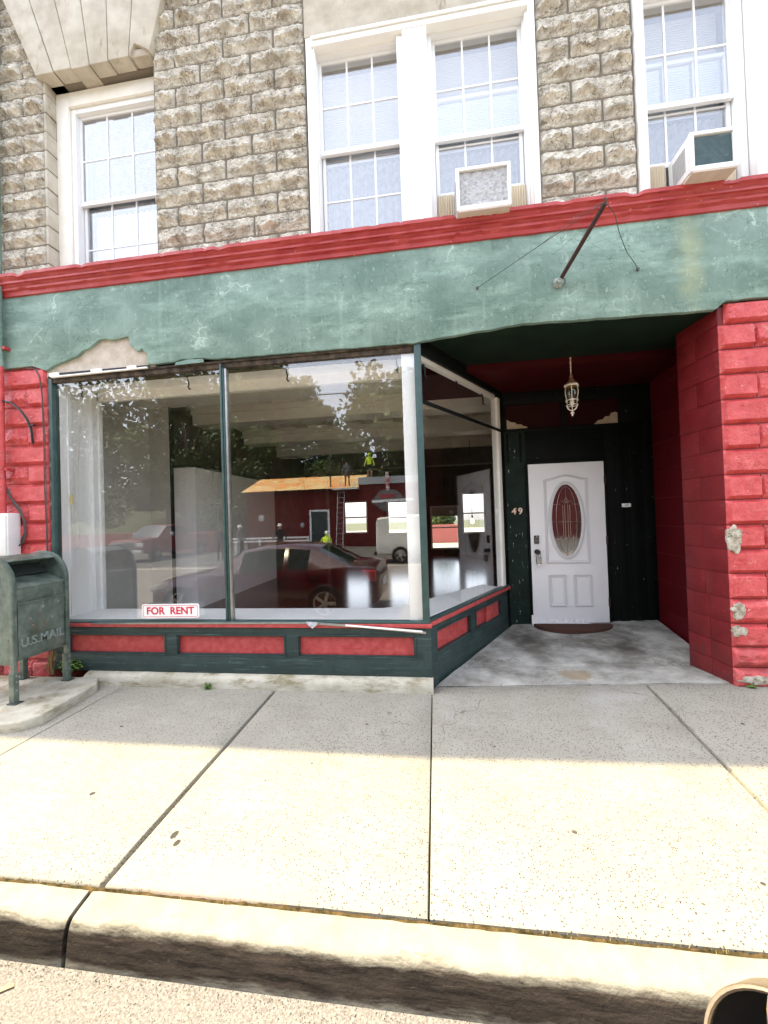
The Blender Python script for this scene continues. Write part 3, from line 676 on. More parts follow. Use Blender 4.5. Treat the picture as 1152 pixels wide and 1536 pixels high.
mb = MB(); mb.box(-7,0,-.1,-3.89,.5,3.25); obj('pillar_core', mb, M['red'], B)
ZR=[3.222,3.042,2.836,2.632,2.424,2.218,2.012,1.806,1.60,1.395,1.195,.998,.79,.59,.40,.235,.06,-.05]
mb = MB()
for k in range(len(ZR)-1):
    z1,z0=ZR[k],ZR[k+1]; soft = k in (12,14,15)
    if k==16: continue
    if k%2==0: rust_block(mb,2.375+(.045 if k==0 else 0),2.98,z0,z1,seed=k,soft=soft); xs=[2.98,3.5,4.0,4.5,5,5.5,6]
    else:
        rust_block(mb,2.375,2.645,z0,z1,seed=k,soft=soft); xs=[2.645,3.2,3.7,4.2,4.7,5.2,6]
    for a,b in zip(xs[:-1],xs[1:]): rust_block(mb,a,b,z0,z1,rough=True,seed=(k*2+a)%5+1)
obj('pillar_blocks', mb, M['red'], B, smooth=True, recalc=False, angle=25)
mb = MB(); mb.box(2.36,-.038,-.05,6,0,.075); obj('pillar_plinth', mb, M['red'], B, bevel=.012)
# side of the right pillar, flush blocks leaning slightly
mb = MB()
core=[(2.385,.0),(6,.0),(6,.5),(2.62,.5),(2.62,.455),(2.335,.455)]
mb.prism(core,-.1,3.19,'XY'); obj('pillar_core', mb, M['redside'], B)
mb = MB()
for k in range(len(ZR)-2):
    z1,z0=ZR[k]-.006,ZR[k+1]+.006
    if k==0: z1=3.17
    ys_=[.0,.24,.455] if k%2 else [.0,.455]
    if k>11: ys_=[0,.2,.455]
    for a,b in zip(ys_[:-1],ys_[1:]):
        xa=2.385-.05*a/.455; xb=2.385-.05*b/.455; dd=.006
        a_=a+.003; b_=b-.003
        mb.prism([(xa-dd,a_),(xb-dd,b_),(xb+.02,b_),(xa+.02,a_)],z0,z1,'XY')
obj('pillar_side_blocks', mb, M['redside'], B, bevel=.003)
for (x,z,w,h,sd) in ((2.40,1.29,.115,.19,1),(2.415,.705,.11,.115,2),(2.405,.535,.10,.085,3),(2.52,.15,.24,.06,4)):
    mb=MB(); pts=[]
    for i in range(30):
        a=2*math.pi*i/30; r=.95+.5*noise.noise(Vector((math.cos(a)*1.7,math.sin(a)*1.7,sd*3)))+.13*noise.noise(Vector((math.cos(a)*6,math.sin(a)*6,sd*3)))
        pts.append((x+w/2*r*math.cos(a)*1.05, z+h/2*r*math.sin(a)*1.1))
    mb.prism(pts,-.0505,-.03); obj('bare_stone_chip', mb, M['chip'], B, bevel=.004, tri=True)
# entrance right wall and door wall
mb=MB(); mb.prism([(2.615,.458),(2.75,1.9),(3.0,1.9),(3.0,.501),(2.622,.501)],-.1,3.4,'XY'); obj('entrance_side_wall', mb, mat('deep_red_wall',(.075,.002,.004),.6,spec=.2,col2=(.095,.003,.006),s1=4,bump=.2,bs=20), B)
mb=MB(); 
for k in range(9):
    z=.35+k*.33; mb.bar((2.617,.50,z),(2.735,1.78,z),.004,.004)
obj('wall_joint', mb, M['redside'], B)
zb=.10
mb=MB(); mb.box(.90,1.66,zb-.1,1.205,1.76,2.60); obj('number_board', mb, M['doorleft'], B)
mb=MB(); mb.box(1.205,1.66,2.185,2.16,1.76,2.60); mb.box(2.16,1.66,zb-.1,2.85,1.76,2.60); mb.box(.88,1.66,2.60,2.85,1.74,2.64); mb.box(.88,1.655,2.955,2.85,1.76,3.13)
mb.box(.88,1.66,2.64,.985,1.76,2.955); mb.box(1.665,1.66,2.64,1.725,1.76,2.955); mb.box(2.35,1.66,2.64,2.85,1.76,2.955)
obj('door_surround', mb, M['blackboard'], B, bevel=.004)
mb=MB()
for x in (2.28,2.44,2.60): mb.box(x,1.648,zb,x+.10,1.659,2.55)
for x in (1.0,1.16): mb.box(x-.03,1.652,2.2,x+.0,1.659,2.58)
mb.box(1.205,1.635,2.165,2.165,1.659,2.215); mb.box(1.195,1.635,zb,1.222,1.659,2.165); mb.box(2.14,1.635,zb,2.175,1.659,2.165)
obj('board_batten', mb, M['blackboard'], B, bevel=.003)
mb=MB(); mb.box(.985,1.685,2.64,1.665,1.74,2.955); mb.box(1.725,1.685,2.64,2.35,1.74,2.955); obj('transom_panel', mb, mat('transom_red',(.018,.0015,.002),.6,spec=.15), B)
mb=MB()
def ragged(x0,x1,z0,pts): mb.prism([(x0,z0)]+[(x1,z0)]+pts, 1.679,1.684)
CH=mat('bare_tan_wood',(.36,.27,.19),.8,col2=(.46,.38,.29),s1=14)
ragged(.99,1.25,2.643,[(1.24,2.665),(1.20,2.675),(1.17,2.70),(1.12,2.70),(1.10,2.725),(1.04,2.735),(1.0,2.765),(.99,2.765)])
obj('chipped_paint', mb, CH, B, tri=True); mb=MB()
ragged(2.06,2.345,2.643,[(2.345,2.77),(2.32,2.785),(2.27,2.775),(2.25,2.735),(2.20,2.735),(2.17,2.70),(2.11,2.69),(2.08,2.66)])
obj('chipped_paint', mb, CH, B, tri=True)

# the door -----------------------------------------------------
dx0,dx1,dz0,dz1=1.225,2.135,.145,2.165; yd=1.63
mb=MB(); mb.box(dx0,yd,dz0,dx1,yd+.045,dz1); door=obj('front_door', mb, M['whitedoor'], B, bevel=.004); door['label']='white panelled door with an oval leaded glass'
def ell(cx,cz,a,b,n=40): return [(cx+a*math.cos(2*math.pi*i/n), cz+b*math.sin(2*math.pi*i/n)) for i in range(n)]
ocx,ocz,oa,ob=1.668,1.438,.178,.452
def ring(mb,inner,outer,y0,y1):
    n=len(inner); v=[(p[0],y0,p[1]) for p in outer]+[(p[0],y1,p[1]) for p in outer]+[(p[0],y0,p[1]) for p in inner]+[(p[0],y1,p[1]) for p in inner]; f=[]
    for i in range(n):
        j=(i+1)%n; f+=[(i,j,2*n+j,2*n+i),(i,j,n+j,n+i),(2*n+i,2*n+j,3*n+j,3*n+i)]
    mb.add(v,f)
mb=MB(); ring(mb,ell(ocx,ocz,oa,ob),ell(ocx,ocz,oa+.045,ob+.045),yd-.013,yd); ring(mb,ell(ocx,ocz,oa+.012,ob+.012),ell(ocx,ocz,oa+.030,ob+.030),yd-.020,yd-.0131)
obj('oval_moulding', mb, mat('oval_moulding_shade_grey',(.62,.61,.62),.4), door, bevel=.003)  # greyer than the door: the moulding's shading is put into its colour
mb=MB(); mb.prism(ell(ocx,ocz,oa,ob), yd-.005, yd-.001); obj('oval_glass', mb, M['doorglass'], door)
def cames(mb, pts, r=.0028, closed=False):
    P=[(p[0],yd-.008,p[1]) for p in pts]
    if closed: P.append(P[0])
    mb.tube(P, r, 5)
mb=MB(); cames(mb, ell(ocx,ocz,oa-.055,ob-.03), closed=True)
for z in (ocz+.20,ocz-.02,ocz-.24):
    hw=oa*math.sqrt(max(0,1-((z-ocz)/ob)**2)); cames(mb,[(ocx-hw,z),(ocx-.07,z)]); cames(mb,[(ocx+.07,z),(ocx+hw,z)])
cames(mb,[(ocx-oa,ocz-.02),(ocx+oa,ocz-.02)])
for s in (-1,1):
    cames(mb,[(ocx+s*.018,ocz+.20),(ocx+s*.018,ocz-.22)]); cames(mb,[(ocx+s*.042,ocz+.19),(ocx+s*.042,ocz-.21)])
    for q in (1,-1):
        z=ocz+.21*q; cames(mb,[(ocx+s*.018,z),(ocx+s*.03,z+q*.03),(ocx+s*.06,z+q*.035),(ocx+s*.08,z+q*.01),(ocx+s*.07,z-q*.012)])
        cames(mb,[(ocx,z+q*.075),(ocx+s*.018,z+q*.04),(ocx,z+q*.005)])
        cames(mb,[(ocx,z+q*.075),(ocx,ocz+q*ob)])
obj('leaded_came', mb, M['came'], door)
# raised mouldings: cathedral top panel, two lower panels
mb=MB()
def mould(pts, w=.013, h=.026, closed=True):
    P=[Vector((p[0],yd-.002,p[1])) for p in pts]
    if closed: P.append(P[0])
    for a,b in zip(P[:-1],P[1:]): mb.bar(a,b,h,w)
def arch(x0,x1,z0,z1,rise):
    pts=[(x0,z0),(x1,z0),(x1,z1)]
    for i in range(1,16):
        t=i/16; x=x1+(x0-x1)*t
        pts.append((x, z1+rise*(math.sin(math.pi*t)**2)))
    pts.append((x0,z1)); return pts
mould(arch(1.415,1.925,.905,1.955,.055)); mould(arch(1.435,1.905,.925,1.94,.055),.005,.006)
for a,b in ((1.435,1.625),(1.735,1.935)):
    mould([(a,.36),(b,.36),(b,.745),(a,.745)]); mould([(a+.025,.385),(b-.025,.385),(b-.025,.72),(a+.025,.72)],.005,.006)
obj('panel_moulding', mb, mat('door_moulding_shade_grey',(.62,.61,.62),.5), door)  # shade lines of the panels painted in as a greyer white
mb=MB(); mb.box(1.263,yd-.022,1.148,1.325,yd-.001,1.255); lk=obj('keypad_lock', mb, M['black'], door, bevel=.01)
mb=MB()
for i in range(3):
    for j in range(4): mb.box(1.274+.016*i,yd-.0245,1.168+.019*j,1.283+.016*i,yd-.0225,1.177+.019*j)
mb.lathe([(.010,yd-.026),(.010,yd-.0225)],(1.294,0,1.245),12,'Y')
obj('keypad_button', mb, M['metal'], door)
mb=MB(); mb.lathe([(.032,yd-.001),(.032,yd-.012),(.014,yd-.014),(.014,yd-.035),(.026,yd-.045),(.031,yd-.060),(.026,yd-.072),(.008,yd-.076)],(1.294,0,1.045),20,'Y'); obj('door_knob', mb, M['black'], door, smooth=True)
# key lock box hung on the knob
lb=thing('key_lock_box','grey padlock-type key box hanging from the black knob of the white door','lock box',(1.294,yd-.05,.90))
mb=MB(); mb.box(1.268,yd-.075,.895,1.330,yd-.04,.985); obj('case', mb, M['metal'], lb, bevel=.008)
mb=MB(); mb.tube([(1.275,yd-.055,.98)]+[(1.298+.024*math.cos(a),yd-.055,1.03+.03*math.sin(a)) for a in [math.pi*(1-i/8) for i in range(9)]]+[(1.322,yd-.055,.98)],.004,6); obj('shackle', mb, M['metal'], lb)
mb=MB(); mb.box(1.283,yd-.079,.87,1.315,yd-.045,.897); obj('dial', mb, M['signwhite'], lb, bevel=.004)
for z in (1.93,1.17,.40):
    mb=MB(); mb.box(2.128,yd-.012,z-.05,2.15,yd-.001,z+.05); mb.lathe([(.007,z-.052),(.007,z+.052)],(2.139,yd-.014,0),10); obj('hinge', mb, M['rust'], door)
mb=MB(); mb.box(dx0-.02,yd-.05,.105,dx1+.03,yd+.05,.142); obj('threshold', mb, M['white'], B, bevel=.004)
mb=MB(); mb.box(1.20,yd-.016,.11,1.224,yd+.02,.24); obj('splintered_jamb', mb, M['whiteold'], B)
# house number
hn=thing('house_number','pale brass house number 49 on the dark green board left of the white door','house number',(1.07,1.655,1.545))
mx=Matrix.Translation((1.035,1.654,1.568))@Matrix.Rotation(R(90),4,'X')
obj('digit', text_mb('4',.115,.008,mx,.002), M['brass'], hn); 
mx=Matrix.Translation((1.115,1.654,1.568))@Matrix.Rotation(R(90),4,'X'); obj('digit', text_mb('9',.115,.008,mx,.002), M['brass'], hn)
db=thing('door_buzzer','small white intercom buzzer on the black boards right of the door','buzzer',(2.386,1.645,1.60))
mb=MB(); mb.box(2.335,1.625,1.578,2.435,1.6475,1.625); obj('housing', mb, M['signwhite'], db, bevel=.005)
mb=MB(); mb.box(2.36,1.622,1.592,2.40,1.6249,1.612); obj('button', mb, mat('buzzer_grey',(.5,.5,.5),.5), db)
# door mat (half round)
mb=MB(); pts=[(1.665+.46*math.cos(a),1.565+.30*math.sin(a)) for a in [math.pi+math.pi*i/30 for i in range(31)]]
mb.prism(pts,.10,.152,'XY'); tag(obj('door_mat', mb, M['matbrown'], bevel=.006),'half round brown coir mat at the foot of the white door','door mat')
mb=MB()
for i in range(90):
    x=random.uniform(1.2,2.35); y=random.uniform(1.3,1.6); a=random.uniform(0,6.3)
    zf=fl(x,y)+(.026 if (x-1.665)**2/.21+(y-1.565)**2/.09<1 else .004); mb.add([(x,y,zf),(x+.016*math.cos(a),y+.016*math.sin(a),zf+.004),(x+.01*math.cos(a+1),y+.01*math.sin(a+1),zf+.005)],[(0,1,2)])
obj('leaf_litter', mb, mat('dead_leaf',(.12,.06,.03),.9), recalc=False)['kind']='stuff'

# ------------------------------------------------------------------ display window
wz0,wz1=.605,3.045
mb=MB(); mb.box(-3.888,-.02,.11,-3.845,.06,3.09); fl_=obj('window_post', mb, M['framegreen'], B, bevel=.005)
mb=MB(); mb.box(-2.005,-.022,.60,-1.985,.05,3.09); mb.box(-1.984,-.012,.60,-1.967,.05,3.05); obj('window_mullion', mb, [M['framegreen']], B, bevel=.004)
mb=MB(); mb.box(-1.966,-.004,.60,-1.945,.05,3.05); obj('mullion_bead', mb, M['metal'], B, bevel=.003)
mb=MB(); mb.box(-.125,-.03,.10,-.062,.045,3.10); obj('window_post', mb, M['framegreen'], B, bevel=.006)
mb=MB(); mb.box(-.245,.03,.60,-.126,.10,3.06); obj('inner_post', mb, M['white'], B, bevel=.004)
mb=MB(); mb.box(-3.845,-.010,3.045,-.126,.08,3.092); mb.box(-3.88,-.025,3.092,-.10,.05,3.112)
obj('window_head', mb, mat('rotten_black_wood',(.02,.018,.014),.8,col2=(.10,.07,.05),s1=14,bump=.5,bs=30), B, bevel=.004)
# panes
def pane(x0,y0,x1,y1,z0,z1,tilt=0,th=.006,name='shop_pane'):
    a=Vector((x0,y0,0)); b=Vector((x1,y1,0)); d=(b-a).normalized(); n=Vector((-d.y,d.x,0))
    mb=MB(); P=[]
    for z,t in ((z0,0),(z1,tilt)):
        for p,s in ((a,0),(b,0),(b,th),(a,th)): q=p+n*(s+t); P.append((q.x,q.y,z))
    mb.add(P,[(0,3,2,1),(4,5,6,7),(0,1,5,4),(1,2,6,5),(2,3,7,6),(3,0,4,7)]); return obj(name,mb,M['glass'],B)
pane(-3.844,.012,-2.006,.010,.606,3.044)
pane(-1.965,.010,-.126,.012,.606,3.044)
# splayed side window: from (-.09,.03) to (.90,1.58)
S0=Vector((-.085,.03,0)); S1=Vector((.895,1.575,0)); sd=(S1-S0).normalized(); sn=Vector((-sd.y,sd.x,0))  # sn points into the shop
SL=(S1-S0).length
def sp(t,o,z): q=S0+sd*t+sn*o; return (q.x,q.y,z)
pane(*sp(.02,.012,0)[:2],*sp(SL-.09,.012,0)[:2],.635,3.05,0)
def sbox(mb,t0,t1,o0,o1,z0,z1,dz=0):   # box along the splay; dz raises the far end
    P=[sp(t0,o0,z0),sp(t1,o0,z0+dz),sp(t1,o1,z0+dz),sp(t0,o1,z0),sp(t0,o0,z1),sp(t1,o0,z1+dz),sp(t1,o1,z1+dz),sp(t0,o1,z1)]
    mb.add(P,[(0,3,2,1),(4,5,6,7),(0,1,5,4),(1,2,6,5),(2,3,7,6),(3,0,4,7)])
mb=MB(); sbox(mb,SL-.10,SL-.015,-.002,.08,.60,3.02); obj('inner_post', mb, M['whiteold'], B, bevel=.004)
mb=MB(); sbox(mb,SL-.012,SL+.05,-.015,.08,.10,3.12); obj('window_post', mb, M['blackboard'], B, bevel=.004)
mb=MB(); sbox(mb,.03,SL-.10,.022,.075,3.0,3.05); obj('top_rail', mb, M['whiteold'], B, bevel=.003)
mb=MB(); sbox(mb,-.02,SL+.05,-.012,.10,3.051,3.20); obj('window_head', mb, M['blackboard'], B, bevel=.003)
mb=MB(); mb.prism([(-.128,-.034),(-.058,-.034),(-.030,.030),(.0,.075),(-.05,.12),(-.128,.06)],-.02,.552,'XY'); obj('corner_block', mb, M['woodgreen'], B, bevel=.004)
# bar across the splayed pane
mb=MB(); mb.bar(sp(.01,-.012,2.60),sp(SL-.02,-.012,2.60),.02,.032); obj('glazing_bar', mb, M['blackboard'], B, bevel=.003)
# bulkhead under the windows: boards, rails and stiles, mouldings
bk=MB(); bk.box(-3.86,.012,.10,-.09,.06,.565); obj('bulkhead', bk, M['redpanel'], B)
bk=MB()
bk.box(-3.86,-.03,.112,-.06,.012,.27); bk.box(-3.86,-.03,.485,-.06,.012,.552)
for a,b in ((-3.86,-3.715),(-2.63,-2.525),(-1.41,-1.30),(-.19,-.06)): bk.box(a,-.03,.27,b,.012,.485)
bkp=obj('bulkhead_frame', bk, M['woodgreen'], B, bevel=.004)
mb=MB()
for a,b in ((-3.715,-2.63),(-2.525,-1.41),(-1.30,-.19)):
    for i,(w,yy) in enumerate(((.014,-.036),(.012,-.020))):
        o=i*.012; A,Bx,z0,z1=a+o,b-o,.27+o,.485-o
        mb.box(A,yy,z0,Bx,.0,z0+w); mb.box(A,yy,z1-w,Bx,.0,z1); mb.box(A,yy+.001,z0+w,A+w,.0,z1-w); mb.box(Bx-w,yy+.001,z0+w,Bx,.0,z1-w)
obj('panel_moulding', mb, M['woodgreen'], B, bevel=.002)
mb=MB(); mb.box(-3.86,-.055,.553,-.045,.02,.588); obj('sill_nosing', mb, M['redpanel'], B, bevel=.006)
mb=MB(); mb.box(-3.85,-.042,.589,-.06,.05,.604); obj('sill_board', mb, M['framegreen'], B, bevel=.003)
# splay bulkhead
mb=MB(); sbox(mb,.0,SL+.02,.03,.06,.02,.565,.03); obj('bulkhead', mb, M['redpanel'], B)
mb=MB(); sbox(mb,-.03,SL+.02,-.012,.06,-.02,.27,.06); sbox(mb,-.01,SL+.02,-.012,.03,.485,.552,.03)
for a,b in ((-.01,.10),(.82,.92),(1.62,1.83)): sbox(mb,a,b,-.0115,.03,.24,.52,.03)
obj('bulkhead_frame', mb, M['woodgreen'], B, bevel=.003)
mb=MB()
for a,b in ((.10,.82),(.92,1.62)):
    sbox(mb,a,b,-.018,.02,.27+.03*a/1.8,.285+.03*a/1.8,.012); sbox(mb,a,b,-.018,.02,.47+.03*a/1.8,.486+.03*a/1.8,.012); sbox(mb,a,a+.016,-.0175,.02,.29,.49); sbox(mb,b-.016,b,-.0175,.02,.29,.49)
obj('panel_moulding', mb, M['woodgreen'], B)
mb=MB(); sbox(mb,1.22,1.55,-.002,.028,.30,.50,.01); obj('patch_board', mb, M['redpanel'], B, bevel=.003)
mb=MB(); sbox(mb,-.03,SL+.02,-.045,.02,.553,.588,.035); obj('sill_nosing', mb, M['redpanel'], B, bevel=.005)
mb=MB(); sbox(mb,-.02,SL+.02,-.03,.04,.589,.604,.035); obj('sill_board', mb, M['framegreen'], B, bevel=.003)
# inner deck, side wall, header and ceiling of the display
mb=MB(); mb.prism([(-3.845,.052),(-.09,.052),sp(.1,.045,0)[:2],sp(SL,.045,0)[:2],(.62,1.83),(-.24,.74),(-.33,.62),(-.55,.50),(-3.845,.50)],.565,.603,'XY'); obj('display_shelf', mb, M['white'], B)
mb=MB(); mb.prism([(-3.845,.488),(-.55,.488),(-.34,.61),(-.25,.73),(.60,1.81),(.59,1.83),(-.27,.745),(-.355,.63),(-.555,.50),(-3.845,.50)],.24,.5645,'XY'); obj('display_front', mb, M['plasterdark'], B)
mb=MB(); mb.box(-3.89,.061,.25,-3.846,.50,3.2); mb.box(-3.846,.14,.604,-3.832,.20,3.1); mb.box(-3.846,.40,.604,-3.80,.47,3.1); mb.box(-3.846,.47,.604,-3.78,.52,3.1); obj('display_side_wall', mb, M['white'], B, bevel=.004)
mb=MB(); mb.box(-3.84,.47,2.985,-.24,.52,3.6); obj('display_header', mb, M['whiteold'], B, bevel=.004)
mb=MB(); mb.box(-3.84,.081,3.093,-.24,.469,3.13); obj('display_ceiling', mb, M['whiteold'], B)
mb=MB()
x=-3.62
while x<-.3: mb.box(x,.12,3.062,x+.055,.135,3.076); x+=.078
mb.box(-3.66,.137,3.05,-.25,.142,3.09); obj('curtain_track', mb, mat('track_brown',(.12,.09,.06),.6), B)

# interior ------------------------------------------------------
mb=MB(); mb.prism([(-4.3,.08),(-.16,.08),(.80,1.60),(.86,1.78),(5.9,1.78),(5.9,9.1),(-4.3,9.1)],.15,.25,'XY'); obj('shop_floor', mb, M['woodfloor'], B)
mb=MB(); mb.box(-4.6,.3,.0,-4.3,9.3,8.5); mb.box(5.8,.3,0,6.0,9.3,8.5); 
wins=[(-2.98,-2.17,1.03,2.12),(-1.52,-.72,.98,2.08),(-.10,.82,.45,1.86),(.92,1.66,.93,2.25),(3.2,4.2,1.0,2.1)]
xs=[-4.6]+[q for w in wins for q in w[:2]]+[6.0]
for i in range(0,len(xs),2): mb.box(xs[i],9.1,0,xs[i+1],9.3,8.5)
for a,b,c,d in wins: mb.box(a,9.1,0,b,9.3,c); mb.box(a,9.1,d,b,9.3,8.5)
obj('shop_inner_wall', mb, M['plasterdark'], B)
for a,b,c,d in wins:
    mb=MB(); mb.box(a,9.14,c,a+.05,9.2,d); mb.box(b-.05,9.14,c,b,9.2,d); mb.box(a+.05,9.14,d-.05,b-.05,9.2,d); mb.box(a+.05,9.14,c,b-.05,9.2,c+.05); mb.box(a+.05,9.15,(c+d)/2-.02,b-.05,9.19,(c+d)/2+.02)
    obj('rear_window', mb, M['white'], B)
mb=MB(); mb.box(-.05,9.145,1.52,.77,9.165,1.81); obj('rear_roller_blind', mb, M['plaster'], B)
mb=MB(); mb.box(-7,.0,8.95,6.0,9.4,9.1); obj('flat_roof', mb, M['mortar'], B)
mb=MB(); mb.box(-4.3,.346,3.62,5.8,9.1,3.9); 
obj('floor_slab', mb, M['tin'], B)
mb=MB()   # pressed tin: beams and coffers
for y in (1.55,3.0,4.9,6.8): mb.box(-4.3,y,3.34,5.8,y+.40,3.62); mb.box(-4.3,y-.05,3.52,5.8,y,3.62); mb.box(-4.3,y+.40,3.52,5.8,y+.45,3.62)
for y0,y1 in ((.56,1.48),(2.02,2.93),(3.47,4.83),(5.37,6.73)):
    n=2 if y1-y0>1 else 1
    for j in range(n):
        a=y0+(y1-y0)*j/n+.06; b=y0+(y1-y0)*(j+1)/n-.06
        x=-4.2
        while x<3:
            for t in (0,.05): mb.box(x+t,a+t,3.60-t*.4,x+.62-t,a+t+.03,3.62); mb.box(x+t,b-t-.03,3.60-t*.4,x+.62-t,b-t,3.62); mb.box(x+t,a+t+.03,3.60-t*.4,x+t+.03,b-t-.03,3.62); mb.box(x+.59-t,a+t+.03,3.60-t*.4,x+.62-t,b-t-.03,3.62)
            x+=.72
obj('pressed_tin_ceiling', mb, M['tin'], B)
mb=MB(); mb.box(-3.94,1.95,.25,-3.59,4.9,2.41); obj('half_wall', mb, M['partition'], B, bevel=.006)
mb=MB(); mb.box(-4.29,1.9,.25,-3.95,2.0,3.6); mb.box(-3.96,1.93,2.415,-3.57,4.92,2.45); obj('half_wall_cap', mb, M['black'], B)
mb=MB(); mb.box(-4.295,.52,.25,-4.28,1.9,3.6); mb.box(-4.29,1.88,.25,-3.96,1.895,3.6); obj('inner_plaster', mb, M['plaster'], B)
mb=MB(); mb.box(-3.30,6.9,.25,-2.95,7.2,3.3); mb.box(-3.30,6.9,2.9,5.8,7.2,3.6); obj('room_pier', mb, M['plasterdark'], B)
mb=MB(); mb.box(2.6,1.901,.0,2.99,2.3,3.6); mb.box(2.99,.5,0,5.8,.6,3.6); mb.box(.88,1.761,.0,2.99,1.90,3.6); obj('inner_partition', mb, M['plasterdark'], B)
bl_=thing('wall_lamp','small lit warm bulb deep inside the shop, seen through the angled side pane','lamp',(.92,5.9,1.38))
mb=MB(); mb.lathe([(.005,1.33),(.03,1.35),(.04,1.39),(.03,1.43),(.012,1.46)],(.92,5.9,0),14)
bm_=mat('bulb_glow',(1,.8,.5)); bm_.node_tree.nodes['Principled BSDF'].inputs['Emission Color'].default_value=(1,.62,.3,1); bm_.node_tree.nodes['Principled BSDF'].inputs['Emission Strength'].default_value=6
obj('bulb',mb,bm_,bl_,smooth=True); mb=MB(); mb.tube([(.92,5.9,1.46),(.92,5.9,3.35)],.006,6); mb.lathe([(.02,1.455),(.022,1.52),(.01,1.53)],(.92,5.9,0),12); obj('flex_and_holder',mb,M['black'],bl_)
# hooks hung inside the glass
HK=[(-3.645,.12,3.045,2.915),(-2.43,.12,3.045,2.915),(-1.385,.12,3.045,2.915),(-.30,.12,3.045,2.92)]
for i,(t) in enumerate((.16,.80,1.42)): q=sp(t,.05,0); HK.append((q[0],q[1],3.0,2.87))
places=['the top far left end of the shop window','the top middle of the left big pane','the top of the right big pane, left half','the top of the right big pane, next to the white post','the top of the angled side pane, nearest the corner post','the top middle of the angled side pane','the top of the angled side pane, nearest the door']
h0=None
for (x,y,za,zb_),pl in zip(HK,places):
    if h0 is None:
        mb=MB(); L_=za-zb_
        mb.tube([(-.02,0,0),(.0,0,0),(.004,0,-L_*.35),(.012,0,-L_*.6),(.004,0,-L_*.8),(.016,0,-L_),(.03,0,-L_*.97)],.008,6)
        h0=o=obj('wire_hook', mb, M['black'])
    else: o=h0.copy(); COL.objects.link(o)
    o.location=(x,y,za); tag(o,'bent black hook at '+pl,'hook','black hooks along the top of the shop window')
# blind cord with its yellow tassel
cd=thing('blind_cord','thin looped blind cord with yellow handle inside the left end of the shop window','blind cord',(-3.7,.12,3.05))
mb=MB(); mb.tube([(-3.66,.12,3.05),(-3.70,.12,2.3),(-3.79,.12,1.80),(-3.80,.12,1.60),(-3.77,.12,1.40),(-3.73,.12,1.32),(-3.70,.12,1.38),(-3.72,.12,1.7),(-3.70,.12,2.2),(-3.63,.12,3.05)],.003,5); obj('cord', mb, M['plaster'], cd)
mb=MB(); mb.box(-3.80,.112,1.80,-3.775,.128,1.90); obj('handle', mb, mat('cord_yellow',(.75,.6,.25),.5), cd, bevel=.003)

# for rent sign
fr=thing('for_rent_sign','white FOR RENT sign with red letters leaning at the bottom of the left shop pane','sign',(-2.57,-.03,.64))
Msn=Matrix.Translation((-2.572,-.030,.706))@Matrix.Rotation(R(-.6),4,'Y')
def rrect(w,h,r,n=5):
    return [(sx*(w/2-r)+r*math.cos(a0+math.pi/2*i/n), sy*(h/2-r)+r*math.sin(a0+math.pi/2*i/n)) for sx,sy,a0 in ((1,1,0),(-1,1,math.pi/2),(-1,-1,math.pi),(1,-1,1.5*math.pi)) for i in range(n+1)]
mb=MB(); mb.prism(rrect(.605,.135,.02),-.004,.004); mb.v=[tuple(Msn@Vector(p)) for p in mb.v]; obj('board', mb, M['signwhite'], fr, tri=True)
mb=MB(); ring(mb,rrect(.572,.104,.014),rrect(.58,.112,.016),-.0055,-.0042); mb.v=[tuple(Msn@Vector(p)) for p in mb.v]; obj('printed_border', mb, M['signred'], fr)
obj('lettering', text_mb('FOR  RENT',.098,.002,Msn@Matrix.Translation((0,-.0055,0))@Matrix.Rotation(R(90),4,'X'),.0022,w=.50), M['signred'], fr)
# loose metal trim on the sill
lt=thing('loose_metal_trim','bent strip of grey metal trim hanging off the red sill near the window corner','metal trim',(-.7,-.06,.58))
mb=MB(); mb.bar((-3.4,-.058,.589),(-1.16,-.060,.600),.008,.016); mb.bar((-1.16,-.060,.600),(-.66,-.07,.570),.008,.020); mb.bar((-.66,-.07,.570),(-.10,-.074,.520),.008,.020); obj('long_strip', mb, M['metal'], lt, bevel=.002)
mb=MB(); mb.bar((-.82,-.085,.588),(-.13,-.086,.535),.006,.014); obj('short_strip', mb, M['whiteold'], lt)
mb=MB(); mb.prism([(-1.19,.615),(-1.08,.61),(-1.09,.585),(-1.13,.555),(-1.17,.585)],-.082,-.070); obj('crumpled_tab', mb, M['foil'], lt)

